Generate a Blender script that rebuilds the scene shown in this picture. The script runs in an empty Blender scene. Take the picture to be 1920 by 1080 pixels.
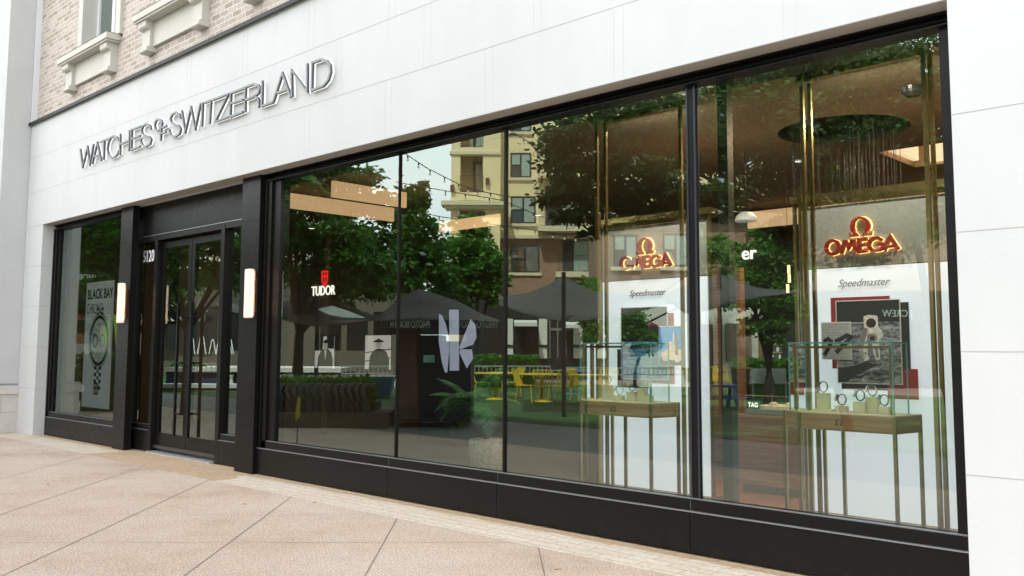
import bpy, bmesh, math, random
from mathutils import Vector, Matrix
from mathutils.geometry import tessellate_polygon
random.seed(7)
S = bpy.context.scene
COL = S.collection

# ------------------------------------------------------------------ camera
# photo calibration (1920x1080 pixels): focal 1706.6 px, principal point (960, 500)
FPX, CX, CY, H = 1706.575, 960.0, 500.0, 1.4
RW = ((0.72211027, -0.05936813, -0.68922579),   # world X in (right, down, forward)
      (0.69176668, 0.06766217, 0.71894415),     # world Y
      (0.00395214, -0.99594039, 0.08992844))    # world Z
cam_d = bpy.data.cameras.new("camera"); cam = bpy.data.objects.new("camera", cam_d); COL.objects.link(cam)
S.camera = cam
cam_d.sensor_width = 36.0; cam_d.lens = FPX / 1920 * 36.0
cam_d.shift_y = -(540 - CY) / 1920.0
cam_d.clip_start = 0.05; cam_d.clip_end = 1000
right = Vector([r[0] for r in RW]); down = Vector([r[1] for r in RW]); fwd = Vector([r[2] for r in RW])
M = Matrix.Identity(4)
for i in range(3):
    M[i][0] = right[i]; M[i][1] = -down[i]; M[i][2] = -fwd[i]
M[2][3] = H
cam.matrix_world = M
S.render.resolution_x = 1920; S.render.resolution_y = 1080

# ------------------------------------------------------------------ sky, sun, exposure
SUN_EL, SUN_AZ = math.radians(55), math.radians(25)     # sun behind the shop: front in open shade, square in sun
W = bpy.data.worlds.new("World"); S.world = W; W.use_nodes = True
nt = W.node_tree; nt.nodes.clear()
out = nt.nodes.new('ShaderNodeOutputWorld'); bg = nt.nodes.new('ShaderNodeBackground')
sky = nt.nodes.new('ShaderNodeTexSky'); sky.sky_type = 'NISHITA'; sky.sun_disc = False
sky.sun_elevation = SUN_EL; sky.sun_rotation = SUN_AZ; sky.air_density = 1.0; sky.dust_density = 2.0
tc = nt.nodes.new('ShaderNodeTexCoord'); nz = nt.nodes.new('ShaderNodeTexNoise'); nz.inputs['Scale'].default_value = 2.2; nz.inputs['Detail'].default_value = 5
rmp = nt.nodes.new('ShaderNodeValToRGB'); rmp.color_ramp.elements[0].position = .3; rmp.color_ramp.elements[1].position = .75
rmp.color_ramp.elements[0].color = (11.5, 12.1, 12.4, 1); rmp.color_ramp.elements[1].color = (19, 19.4, 19.3, 1)
mx = nt.nodes.new('ShaderNodeMix'); mx.data_type = 'RGBA'; mx.inputs[0].default_value = .82
L = nt.links.new
L(tc.outputs['Generated'], nz.inputs['Vector']); L(nz.outputs['Fac'], rmp.inputs[0])
L(sky.outputs[0], mx.inputs[6]); L(rmp.outputs[0], mx.inputs[7]); dp = nt.nodes.new('ShaderNodeVectorMath'); dp.operation = 'DOT_PRODUCT'; dp.inputs[1].default_value = (-.58, -.76, .29)
gr = nt.nodes.new('ShaderNodeMapRange'); gr.inputs[1].default_value = .35; gr.inputs[2].default_value = .95; gr.inputs[3].default_value = 1.0; gr.inputs[4].default_value = 2.1
sc_ = nt.nodes.new('ShaderNodeVectorMath'); sc_.operation = 'SCALE'      # added sky glow opposite the sun, to brighten the mirrored sky
L(tc.outputs['Generated'], dp.inputs[0]); L(dp.outputs['Value'], gr.inputs[0]); L(mx.outputs[2], sc_.inputs[0]); L(gr.outputs[0], sc_.inputs['Scale']); L(sc_.outputs[0], bg.inputs[0]); L(bg.outputs[0], out.inputs[0])
bg.inputs[1].default_value = 0.075
sd = bpy.data.lights.new("sun", 'SUN'); sd.energy = 5.0; sd.angle = math.radians(2.5); sd.color = (1, .965, .92)
so = bpy.data.objects.new("sun", sd); COL.objects.link(so)
# direction the light comes from
sv = Vector((math.sin(SUN_AZ) * math.cos(SUN_EL), math.cos(SUN_AZ) * math.cos(SUN_EL), math.sin(SUN_EL)))
so.rotation_euler = sv.to_track_quat('Z', 'Y').to_euler(); so.location = (0, -5, 30)
S.view_settings.view_transform = 'Standard'; S.view_settings.look = 'None'; S.view_settings.gamma = 1
S.view_settings.exposure = 1.0
try:
    S.cycles.max_bounces = 10; S.cycles.transparent_max_bounces = 16; S.cycles.glossy_bounces = 5
except Exception: pass

# ------------------------------------------------------------------ measuring helpers
def ray(px, py):
    a, b = px - CX, py - CY
    return Vector([r[0] * a + r[1] * b + r[2] * FPX for r in RW])
def F(px, py, Y):
    v = ray(px, py); t = Y / v.y
    return v.x * t, H + v.z * t
def G(px, py, Z=0.0):
    v = ray(px, py); t = (Z - H) / v.z
    return v.x * t, v.y * t
YG = 5.525                                      # glass plane
FH = Vector((fwd.x, fwd.y, 0)).normalized(); RH = Vector((-FH.y * -1 if False else FH.y, -FH.x, 0))
RH = Vector((FH.y, -FH.x, 0))                   # horizontal right
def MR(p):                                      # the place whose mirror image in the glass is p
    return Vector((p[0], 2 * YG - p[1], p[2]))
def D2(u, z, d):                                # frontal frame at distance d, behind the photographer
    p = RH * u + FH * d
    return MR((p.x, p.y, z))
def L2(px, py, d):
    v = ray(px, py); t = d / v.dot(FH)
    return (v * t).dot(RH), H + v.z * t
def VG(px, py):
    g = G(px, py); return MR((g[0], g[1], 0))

# ------------------------------------------------------------------ materials
MATS = {}; KE = .5
def node_mat(name):
    m = bpy.data.materials.new(name); m.use_nodes = True; MATS[name] = m
    return m, m.node_tree, m.node_tree.nodes['Principled BSDF']
def mat(name, col, rough=.6, metal=0.0, spec=None, emit=None, es=1.0, noise=None, bump=None, trans=None):
    """noise=(scale, amount) multiplies the colour by slow variation; bump=(scale, strength)"""
    m, t, b = node_mat(name)
    b.inputs['Base Color'].default_value = (*col, 1); b.inputs['Roughness'].default_value = rough
    b.inputs['Metallic'].default_value = metal
    if spec is not None: b.inputs['Specular IOR Level'].default_value = spec
    if emit: b.inputs['Emission Color'].default_value = (*emit, 1); b.inputs['Emission Strength'].default_value = es * KE
    if noise or bump:
        tc = t.nodes.new('ShaderNodeTexCoord')
    if noise:
        n = t.nodes.new('ShaderNodeTexNoise'); n.inputs['Scale'].default_value = noise[0]; n.inputs['Detail'].default_value = 8
        r = t.nodes.new('ShaderNodeMapRange'); r.inputs[1].default_value = .25; r.inputs[2].default_value = .75
        r.inputs[3].default_value = 1 - noise[1]; r.inputs[4].default_value = 1 + noise[1]
        mu = t.nodes.new('ShaderNodeMix'); mu.data_type = 'RGBA'; mu.blend_type = 'MULTIPLY'; mu.inputs[0].default_value = 1
        mu.inputs[6].default_value = (*col, 1)
        t.links.new(tc.outputs['Object'], n.inputs['Vector']); t.links.new(n.outputs['Fac'], r.inputs[0])
        t.links.new(r.outputs[0], mu.inputs[7]); t.links.new(mu.outputs[2], b.inputs['Base Color'])
    if bump:
        n2 = t.nodes.new('ShaderNodeTexNoise'); n2.inputs['Scale'].default_value = bump[0]; n2.inputs['Detail'].default_value = 4
        bp = t.nodes.new('ShaderNodeBump'); bp.inputs['Strength'].default_value = bump[1]; bp.inputs['Distance'].default_value = .01
        t.links.new(tc.outputs['Object'], n2.inputs['Vector']); t.links.new(n2.outputs['Fac'], bp.inputs['Height']); t.links.new(bp.outputs[0], b.inputs['Normal'])
    return m
def leaf_mat(name, c1, c2, c3):
    m, t, b = node_mat(name)
    g = t.nodes.new('ShaderNodeNewGeometry'); r = t.nodes.new('ShaderNodeValToRGB')
    e = r.color_ramp.elements; e[0].color = (*c1, 1); e[1].color = (*c3, 1); k = e.new(.5); k.color = (*c2, 1)
    t.links.new(g.outputs['Random Per Island'], r.inputs[0]); t.links.new(r.outputs[0], b.inputs['Base Color'])
    b.inputs['Roughness'].default_value = .45
    tr = t.nodes.new('ShaderNodeBsdfTranslucent'); mx = t.nodes.new('ShaderNodeMixShader'); mx.inputs[0].default_value = .5
    o = t.nodes['Material Output']; t.links.new(r.outputs[0], tr.inputs[0])
    t.links.new(b.outputs[0], mx.inputs[1]); t.links.new(tr.outputs[0], mx.inputs[2]); t.links.new(mx.outputs[0], o.inputs[0])
    return m
def brick_mat(name, c1, c2, mortar, L_, Hh, msize=.012, axes='xz'):
    m, t, b = node_mat(name)
    tc = t.nodes.new('ShaderNodeTexCoord'); sp = t.nodes.new('ShaderNodeSeparateXYZ'); cb = t.nodes.new('ShaderNodeCombineXYZ')
    t.links.new(tc.outputs['Object'], sp.inputs[0])
    if axes == 'sum':                            # walls at 45 degrees
        ad = t.nodes.new('ShaderNodeVectorMath'); ad.operation = 'DOT_PRODUCT'; ad.inputs[1].default_value = (RH.x, -RH.y, 0)
        t.links.new(tc.outputs['Object'], ad.inputs[0]); t.links.new(ad.outputs['Value'], cb.inputs[0])
    else: t.links.new(sp.outputs[0], cb.inputs[0])
    t.links.new(sp.outputs[1 if axes == 'xy' else 2], cb.inputs[1])
    br = t.nodes.new('ShaderNodeTexBrick'); br.inputs['Scale'].default_value = 1
    br.inputs['Brick Width'].default_value = L_; br.inputs['Row Height'].default_value = Hh; br.inputs['Mortar Size'].default_value = msize
    br.inputs['Mortar Smooth'].default_value = .2
    br.inputs['Color1'].default_value = (*c1, 1); br.inputs['Color2'].default_value = (*c2, 1); br.inputs['Mortar'].default_value = (*mortar, 1)
    br.inputs['Bias'].default_value = -.25
    n = t.nodes.new('ShaderNodeTexNoise'); n.inputs['Scale'].default_value = 28; n.inputs['Detail'].default_value = 5
    r = t.nodes.new('ShaderNodeMapRange'); r.inputs[1].default_value = .3; r.inputs[2].default_value = .7; r.inputs[3].default_value = .8; r.inputs[4].default_value = 1.13
    mu = t.nodes.new('ShaderNodeMix'); mu.data_type = 'RGBA'; mu.blend_type = 'MULTIPLY'; mu.inputs[0].default_value = 1
    t.links.new(cb.outputs[0], br.inputs['Vector']); t.links.new(tc.outputs['Object'], n.inputs['Vector'])
    t.links.new(n.outputs['Fac'], r.inputs[0]); t.links.new(br.outputs['Color'], mu.inputs[6]); t.links.new(r.outputs[0], mu.inputs[7])
    t.links.new(mu.outputs[2], b.inputs['Base Color']); b.inputs['Roughness'].default_value = .85
    bp = t.nodes.new('ShaderNodeBump'); bp.invert = True; bp.inputs['Strength'].default_value = .6; bp.inputs['Distance'].default_value = .006
    t.links.new(br.outputs['Fac'], bp.inputs['Height']); t.links.new(bp.outputs[0], b.inputs['Normal'])
    return m
def glass_mat(name, tint, ior, gcol, rough=0.0, wob=0.0):
    m = bpy.data.materials.new(name); m.use_nodes = True; MATS[name] = m; t = m.node_tree; t.nodes.clear()
    o = t.nodes.new('ShaderNodeOutputMaterial'); fr = t.nodes.new('ShaderNodeFresnel'); fr.inputs[0].default_value = ior
    tr = t.nodes.new('ShaderNodeBsdfTransparent'); tr.inputs[0].default_value = (*tint, 1)
    gl = t.nodes.new('ShaderNodeBsdfGlossy'); gl.inputs['Roughness'].default_value = rough; gl.inputs[0].default_value = (*gcol, 1)
    mx = t.nodes.new('ShaderNodeMixShader')
    t.links.new(fr.outputs[0], mx.inputs[0]); t.links.new(tr.outputs[0], mx.inputs[1]); t.links.new(gl.outputs[0], mx.inputs[2]); t.links.new(mx.outputs[0], o.inputs[0])
    if wob:
        tc = t.nodes.new('ShaderNodeTexCoord'); n = t.nodes.new('ShaderNodeTexNoise'); n.inputs['Scale'].default_value = 1.1; n.inputs['Detail'].default_value = 1
        bp = t.nodes.new('ShaderNodeBump'); bp.inputs['Strength'].default_value = wob; bp.inputs['Distance'].default_value = .01
        t.links.new(tc.outputs['Object'], n.inputs['Vector']); t.links.new(n.outputs['Fac'], bp.inputs['Height']); t.links.new(bp.outputs[0], gl.inputs['Normal'])
    return m
stone = mat('stone_white', (.595, .598, .602), .75, noise=(1.3, .035), bump=(35, .12))
stone_r = mat('stone_grey', (.56, .56, .565), .8, noise=(2.0, .05), bump=(30, .15))
stone_t = mat('stone_tan', (.60, .57, .53), .85, noise=(5, .08), bump=(25, .25))
joint = mat('stone_joint', (.40, .375, .36), .9); joint_v = mat('stone_joint_pale', (.55, .54, .53), .9)
soffit_m = mat('shaded_soffit_stone', (.42, .37, .33), .8, noise=(1.5, .05))  # brown shade under the opening head put into the stone colour
steel = mat('black_steel', (.0065, .006, .0058), .36, 0.0, spec=.2, noise=(1.1, .15))
def dusty(m, amt):
    t = m.node_tree; b = t.nodes['Principled BSDF']; src = b.inputs['Base Color'].links[0].from_socket
    tc = t.nodes.new('ShaderNodeTexCoord'); sp = t.nodes.new('ShaderNodeSeparateXYZ'); t.links.new(tc.outputs['Object'], sp.inputs[0])
    n = t.nodes.new('ShaderNodeTexNoise'); n.inputs['Scale'].default_value = 16; n.inputs['Detail'].default_value = 8; n.inputs['Roughness'].default_value = .7; t.links.new(tc.outputs['Object'], n.inputs['Vector'])
    z = t.nodes.new('ShaderNodeMapRange'); z.inputs[1].default_value = 0; z.inputs[2].default_value = .28; z.inputs[3].default_value = .62; z.inputs[4].default_value = .36; t.links.new(sp.outputs[2], z.inputs[0])
    a = t.nodes.new('ShaderNodeMath'); a.operation = 'ADD'; t.links.new(n.outputs['Fac'], a.inputs[0]); t.links.new(z.outputs[0], a.inputs[1])
    r = t.nodes.new('ShaderNodeMapRange'); r.inputs[1].default_value = 1.02; r.inputs[2].default_value = 1.25; r.inputs[4].default_value = amt; t.links.new(a.outputs[0], r.inputs[0])
    mu = t.nodes.new('ShaderNodeMix'); mu.data_type = 'RGBA'; mu.inputs[7].default_value = (.10, .088, .075, 1); t.links.new(r.outputs[0], mu.inputs[0]); t.links.new(src, mu.inputs[6]); t.links.new(mu.outputs[2], b.inputs['Base Color'])
    ra = t.nodes.new('ShaderNodeMapRange'); ra.inputs[1].default_value = .3; ra.inputs[2].default_value = .7; ra.inputs[3].default_value = .28; ra.inputs[4].default_value = .46; t.links.new(n.outputs['Fac'], ra.inputs[0]); t.links.new(ra.outputs[0], b.inputs['Roughness'])
dusty(steel, .05)
def streaky(m):
    t = m.node_tree; b = t.nodes['Principled BSDF']; src = b.inputs['Base Color'].links[0].from_socket
    tc = t.nodes.new('ShaderNodeTexCoord'); mp = t.nodes.new('ShaderNodeMapping'); mp.inputs['Scale'].default_value = (1, 1, .12); n = t.nodes.new('ShaderNodeTexNoise'); n.inputs['Scale'].default_value = 5; n.inputs['Detail'].default_value = 6
    t.links.new(tc.outputs['Object'], mp.inputs[0]); t.links.new(mp.outputs[0], n.inputs['Vector'])
    r = t.nodes.new('ShaderNodeMapRange'); r.inputs[1].default_value = .35; r.inputs[2].default_value = .65; r.inputs[3].default_value = .982; r.inputs[4].default_value = 1.006; t.links.new(n.outputs['Fac'], r.inputs[0])
    mu = t.nodes.new('ShaderNodeMix'); mu.data_type = 'RGBA'; mu.blend_type = 'MULTIPLY'; mu.inputs[0].default_value = 1; t.links.new(src, mu.inputs[6]); t.links.new(r.outputs[0], mu.inputs[7]); t.links.new(mu.outputs[2], b.inputs['Base Color'])
streaky(stone); streaky(stone_r)
steel_d = mat('black_groove', (.006, .006, .006), .6)
lip = mat('steel_lip', (.34, .36, .40), .3, .8)
lip2 = mat('steel_lip_dark', (.05, .055, .075), .3, .5)
alu = mat('threshold', (.62, .63, .66), .35, .7)
letter_m = mat('sign_metal', (.27, .285, .305), .6, .0)
letter_s = mat('sign_return', (.11, .113, .118), .4, .3)
glow_m = mat('halo_light', (1, 1, 1), emit=(1, 1, .97), es=.62)
trim_c = mat('trim_cream', (.56, .54, .49), .7, noise=(4, .03))
flash_m = mat('flashing', (.30, .31, .33), .35, .8, noise=(60, .5))
brick_p = brick_mat('brick_pale', (.54, .455, .395), (.31, .225, .165), (.60, .57, .545), .203, .0735, .009)
glass = glass_mat('shop_glass', (.82, .85, .76), 2.55, (.87, 1.0, .93), 0.0, .018)
glass_c = glass_mat('clear_glass', (.95, .985, .97), 1.35, (1, 1, 1))
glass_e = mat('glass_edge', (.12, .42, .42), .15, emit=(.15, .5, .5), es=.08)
frame_w = mat('window_frame_white', (.72, .74, .77), .5)
pane_m = mat('window_pane', (.10, .13, .12), .06, spec=1.0)
white_l = mat('lit_white', (.9, .9, .9), emit=(1, .98, .92), es=1.5)
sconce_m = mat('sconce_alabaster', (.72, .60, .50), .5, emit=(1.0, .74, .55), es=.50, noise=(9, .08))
bronze = mat('bronze', (.10, .065, .045), .4, .6)
brass = mat('brass', (.34, .26, .12), .30, 1.0)
brass_d = mat('brass_dark', (.22, .17, .08), .25, 1.0)

# ------------------------------------------------------------------ mesh helpers
class MB:
    def __init__(s, xf=None): s.v = []; s.f = []; s.mi = []; s.m = []; s.xf = xf
    def _m(s, m):
        if m not in s.m: s.m.append(m)
        return s.m.index(m)
    def add(s, vs, fs, m):
        o = len(s.v); k = s._m(m)
        s.v += [tuple(s.xf(v)) if s.xf else tuple(v) for v in vs]
        for f in fs: s.f.append([i + o for i in f]); s.mi.append(k)
        return s
    def box(s, x0, x1, y0, y1, z0, z1, m):
        v = [(x, y, z) for z in (z0, z1) for y in (y0, y1) for x in (x0, x1)]
        return s.add(v, [(0, 2, 3, 1), (4, 5, 7, 6), (0, 1, 5, 4), (2, 6, 7, 3), (0, 4, 6, 2), (1, 3, 7, 5)], m)
    def poly(s, pts, m): return s.add(pts, [list(range(len(pts)))], m)
    def prism(s, pts, d, m):                      # pts: 3D loop, d: extrusion vector
        n = len(pts); d = Vector(d); v = [Vector(p) for p in pts]; v += [p + d for p in v]
        fs = [list(range(n))[::-1], list(range(n, 2 * n))] + [(i, (i + 1) % n, n + (i + 1) % n, n + i) for i in range(n)]
        return s.add(v, fs, m)
    def tube(s, pts, r, m, n=8, cap=True):        # r: number or list
        pts = [Vector(p) for p in pts]; k = len(pts); rs = r if isinstance(r, (list, tuple)) else [r] * k
        vs = []; ref = Vector((0, 0, 1))
        for i, p in enumerate(pts):
            d = (pts[min(i + 1, k - 1)] - pts[max(i - 1, 0)]).normalized()
            a = d.cross(ref)
            if a.length < .05: a = d.cross(Vector((1, 0, 0)))
            a.normalize(); b = d.cross(a)
            vs += [p + (a * math.cos(2 * math.pi * j / n) + b * math.sin(2 * math.pi * j / n)) * rs[i] for j in range(n)]
        fs = [(i * n + j, i * n + (j + 1) % n, (i + 1) * n + (j + 1) % n, (i + 1) * n + j) for i in range(k - 1) for j in range(n)]
        if cap: fs += [list(range(n))[::-1], list(range((k - 1) * n, k * n))]
        return s.add(vs, fs, m)
    def lathe(s, prof, c, m, n=20):               # prof: (r, z)
        vs = [(c[0] + r * math.cos(2 * math.pi * j / n), c[1] + r * math.sin(2 * math.pi * j / n), c[2] + z) for r, z in prof for j in range(n)]
        k = len(prof)
        fs = [(i * n + j, i * n + (j + 1) % n, (i + 1) * n + (j + 1) % n, (i + 1) * n + j) for i in range(k - 1) for j in range(n)]
        fs += [list(range(n))[::-1], list(range((k - 1) * n, k * n))]
        return s.add(vs, fs, m)
    def ball(s, c, r, m, n=10, k=6, sc=(1, 1, 1)):
        prof = [(math.sin(math.pi * i / k) * r * .999 + 1e-4, -math.cos(math.pi * i / k) * r) for i in range(k + 1)]
        vs = [(c[0] + a * math.cos(2 * math.pi * j / n) * sc[0], c[1] + a * math.sin(2 * math.pi * j / n) * sc[1], c[2] + z * sc[2]) for a, z in prof for j in range(n)]
        fs = [(i * n + j, i * n + (j + 1) % n, (i + 1) * n + (j + 1) % n, (i + 1) * n + j) for i in range(k) for j in range(n)]
        return s.add(vs, fs, m)
    def ribbon(s, pts, w, m, O, U, Vv, N, closed=False):
        """a stroke of width w along 2D pts in plane O + a*U + b*V, extruded by vector N"""
        P = [Vector((p[0], p[1])) for p in pts]; n = len(P); L_, R_ = [], []
        ws = w if isinstance(w, (list, tuple)) else [w] * n
        for i in range(n):
            if closed: a, b = P[i] - P[i - 1], P[(i + 1) % n] - P[i]
            else: a = P[i] - P[i - 1] if i else P[1] - P[0]; b = P[i + 1] - P[i] if i < n - 1 else a
            a = a.normalized(); b = b.normalized(); na = Vector((-a.y, a.x)); nb = Vector((-b.y, b.x)); q = (na + nb)
            if q.length < .35: q = na * 1.0
            else: q.normalize(); q *= min(1 / max(q.dot(na), .45), 1.8)
            L_.append(P[i] + q * ws[i] / 2); R_.append(P[i] - q * ws[i] / 2)
        O, U, Vv, N = Vector(O), Vector(U), Vector(Vv), Vector(N)
        T = lambda p: O + U * p.x + Vv * p.y
        vs = [T(p) for p in L_] + [T(p) for p in R_] + [T(p) + N for p in L_] + [T(p) + N for p in R_]
        fs = []
        for i in range(n if closed else n - 1):
            j = (i + 1) % n
            fs += [(i, j, n + j, n + i), (2 * n + i, 3 * n + i, 3 * n + j, 2 * n + j), (i, 2 * n + i, 2 * n + j, j), (n + i, n + j, 3 * n + j, 3 * n + i)]
        if not closed: fs += [(0, n, 3 * n, 2 * n), (n - 1, 3 * n - 1, 4 * n - 1, 2 * n - 1)]
        return s.add(vs, fs, m)
    def text(s, body, h, O, U, Vv, N, m, align='CENTER', shear=0, offset=0, width=None):
        cu = bpy.data.curves.new('t', 'FONT'); cu.body = body; cu.size = 1; cu.align_x = align; cu.shear = shear; cu.offset = offset
        cu.resolution_u = 3; cu.extrude = .5
        o = bpy.data.objects.new('t', cu); COL.objects.link(o); bpy.context.view_layer.update()
        me = bpy.data.meshes.new_from_object(o.evaluated_get(bpy.context.evaluated_depsgraph_get()))
        vs = [v.co.copy() for v in me.vertices]; fs = [list(p.vertices) for p in me.polygons]
        bpy.data.objects.remove(o); bpy.data.curves.remove(cu); bpy.data.meshes.remove(me)
        x0 = min(v.x for v in vs); x1 = max(v.x for v in vs); k = h / .72; kx = k if width is None else width / (x1 - x0)
        xc = (x0 + x1) / 2 if align == 'CENTER' else x0
        O, U, Vv, N = Vector(O), Vector(U), Vector(Vv), Vector(N)
        return s.add([O + U * (v.x - xc) * kx + Vv * v.y * k + N * (v.z + .5) for v in vs], fs, m)
    def build(s, name, parent=None, smooth=False, loc=None, bevel=0):
        me = bpy.data.meshes.new(name)
        base = Vector(parent['_w']) if parent is not None and '_w' in parent else (Vector(loc) if loc else Vector((0, 0, 0)))
        me.from_pydata([tuple(Vector(v) - base) for v in s.v], [], s.f)
        for m in s.m: me.materials.append(m)
        me.polygons.foreach_set('material_index', s.mi)
        if smooth: me.polygons.foreach_set('use_smooth', [True] * len(me.polygons))
        me.update()
        o = bpy.data.objects.new(name, me); COL.objects.link(o)
        if parent is not None: o.parent = parent; o['_w'] = tuple(base)
        else: o.location = base; o['_w'] = tuple(base)
        if bevel:
            b = o.modifiers.new('b', 'BEVEL'); b.width = bevel; b.segments = 2; b.limit_method = 'ANGLE'
        return o
def tag(o, label, cat, group=None):
    o['label'] = label; o['category'] = cat
    if group: o['group'] = group
    return o
def thing(name, label, cat, loc, group=None):
    o = bpy.data.objects.new(name, None); o.empty_display_size = .1; COL.objects.link(o); o.location = loc; o['_w'] = tuple(loc)
    return tag(o, label, cat, group)
def struct(o, kind='structure'): o['kind'] = kind; return o
def copy_thing(o, delta, label, group=None):
    c = o.copy(); COL.objects.link(c); c.location = Vector(o.location) + Vector(delta); c['label'] = label
    if group: c['group'] = group
    def rec(a, b):
        for ch in a.children:
            d = ch.copy(); COL.objects.link(d); d.parent = b; rec(ch, d)
    rec(o, c); return c

# ------------------------------------------------------------------ ground
def paving_mat():
    m, t, b = node_mat('aggregate_paving')
    tc = t.nodes.new('ShaderNodeTexCoord')
    n1 = t.nodes.new('ShaderNodeTexNoise'); n1.inputs['Scale'].default_value = 105; n1.inputs['Detail'].default_value = 3
    n2 = t.nodes.new('ShaderNodeTexNoise'); n2.inputs['Scale'].default_value = .9; n2.inputs['Detail'].default_value = 7; n2.inputs['Roughness'].default_value = .65
    n3 = t.nodes.new('ShaderNodeTexVoronoi'); n3.inputs['Scale'].default_value = 55
    r1 = t.nodes.new('ShaderNodeValToRGB'); e = r1.color_ramp.elements; e[0].position = .36; e[0].color = (.34, .25, .195, 1); e[1].position = .64; e[1].color = (.69, .58, .495, 1)
    r2 = t.nodes.new('ShaderNodeValToRGB'); e = r2.color_ramp.elements; e[0].position = .32; e[0].color = (.84, .775, .73, 1); e[1].position = .60; e[1].color = (1.07, 1.07, 1.08, 1)
    k = e.new(.44); k.color = (.99, .95, .92, 1)
    r3 = t.nodes.new('ShaderNodeMapRange'); r3.inputs[1].default_value = 0; r3.inputs[2].default_value = .6; r3.inputs[3].default_value = 1.12; r3.inputs[4].default_value = .80
    mu = t.nodes.new('ShaderNodeMix'); mu.data_type = 'RGBA'; mu.blend_type = 'MULTIPLY'; mu.inputs[0].default_value = 1
    mu2 = t.nodes.new('ShaderNodeMix'); mu2.data_type = 'RGBA'; mu2.blend_type = 'MULTIPLY'; mu2.inputs[0].default_value = 1
    for n in (n1, n2, n3): t.links.new(tc.outputs['Object'], n.inputs['Vector'])
    t.links.new(n1.outputs['Fac'], r1.inputs[0]); t.links.new(n2.outputs['Fac'], r2.inputs[0]); t.links.new(n3.outputs['Distance'], r3.inputs[0])
    t.links.new(r1.outputs[0], mu.inputs[6]); t.links.new(r2.outputs[0], mu.inputs[7]); t.links.new(mu.outputs[2], mu2.inputs[6]); t.links.new(r3.outputs[0], mu2.inputs[7])
    t.links.new(mu2.outputs[2], b.inputs['Base Color']); b.inputs['Roughness'].default_value = .85
    bp = t.nodes.new('ShaderNodeBump'); bp.inputs['Strength'].default_value = .35; bp.inputs['Distance'].default_value = .004
    t.links.new(n1.outputs['Fac'], bp.inputs['Height']); t.links.new(bp.outputs[0], b.inputs['Normal'])
    return m
pave = paving_mat()
joint_g = mat('paving_joint', (.17, .14, .12), .9)
joint_s = mat('paving_scoreline', (.24, .20, .17), .9)
struct(MB().poly([(-90, -90, -.012), (40, -90, -.012), (40, 40, -.012), (-90, 40, -.012)], mat('far_ground', (.22, .21, .20), .9, noise=(.3, .15))).build('ground'))
pv = MB(); pv.poly([(-40, 1.3, 0), (8, 1.3, 0), (8, 4.89, 0), (-40, 4.89, 0)], pave)
# diagonal joints, 45 degrees to the shopfront
for k in range(-22, 8):
    s_ = -1.10 + 1.57 * k                        # x + y = s_
    y0, y1 = 1.3, 4.888; w = .0045
    x0, x1 = s_ - y0, s_ - y1
    pv.poly([(x0 - w, y0, .003), (x0 + w, y0, .003), (x1 + w, y1, .003), (x1 - w, y1, .003)], joint_g)
for k in range(-24, 6):
    s_ = -9.55 + 1.55 * k + 1.55 * 4                  # x - y = s_
    y0, y1 = 1.3, 4.888; w = .0042
    x0, x1 = s_ + y0, s_ + y1
    pv.poly([(x0 - w, y0, .0025), (x0 + w, y0, .0025), (x1 + w, y1, .0025), (x1 - w, y1, .0025)], joint_s)
struct(pv.build('pavement'))
conc = mat('plaza_concrete', (.15, .155, .15), .8, noise=(.7, .18))
struct(MB().poly([(-60, -1.75, -.003), (12, -1.75, -.003), (12, 1.296, -.003), (-60, 1.296, -.003)], conc).build('plaza_path'))
# paver band along the building, with a tan stain in front of the door and along the wall
def paver_mat():
    m = brick_mat('paver_band', (.58, .50, .42), (.53, .44, .36), (.34, .27, .21), .33, .11, .004, 'xy')
    t = m.node_tree; b = t.nodes['Principled BSDF']
    src = b.inputs['Base Color'].links[0].from_socket
    tc = t.nodes.new('ShaderNodeTexCoord'); sp = t.nodes.new('ShaderNodeSeparateXYZ'); t.links.new(tc.outputs['Object'], sp.inputs[0])
    n = t.nodes.new('ShaderNodeTexNoise'); n.inputs['Scale'].default_value = 2.2; n.inputs['Detail'].default_value = 6; t.links.new(tc.outputs['Object'], n.inputs['Vector'])
    def mth(op, a, b_=None):
        q = t.nodes.new('ShaderNodeMath'); q.operation = op
        for i, v in enumerate((a, b_)):
            if v is None: continue
            if isinstance(v, (int, float)): q.inputs[i].default_value = v
            else: t.links.new(v, q.inputs[i])
        return q.outputs[0]
    wob = mth('MULTIPLY', mth('SUBTRACT', n.outputs['Fac'], .5), 1.0)
    x = mth('ADD', sp.outputs[0], wob)
    inside = mth('MULTIPLY', mth('GREATER_THAN', x, -12.5), mth('LESS_THAN', x, -9.0))
    y = mth('ADD', sp.outputs[1], mth('MULTIPLY', wob, .16))
    wall = mth('GREATER_THAN', y, 5.335)
    f = mth('MAXIMUM', inside, wall)
    mu = t.nodes.new('ShaderNodeMix'); mu.data_type = 'RGBA'; mu.blend_type = 'MULTIPLY'; mu.inputs[7].default_value = (.80, .66, .50, 1)
    t.links.new(mth('MULTIPLY', f, .95), mu.inputs[0]); t.links.new(src, mu.inputs[6]); t.links.new(mu.outputs[2], b.inputs['Base Color'])
    return m
struct(MB().poly([(-40, 4.89, .001), (8, 4.89, .001), (8, 5.75, .001), (-40, 5.75, .001)], paver_mat()).build('paver_band_path'))

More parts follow.
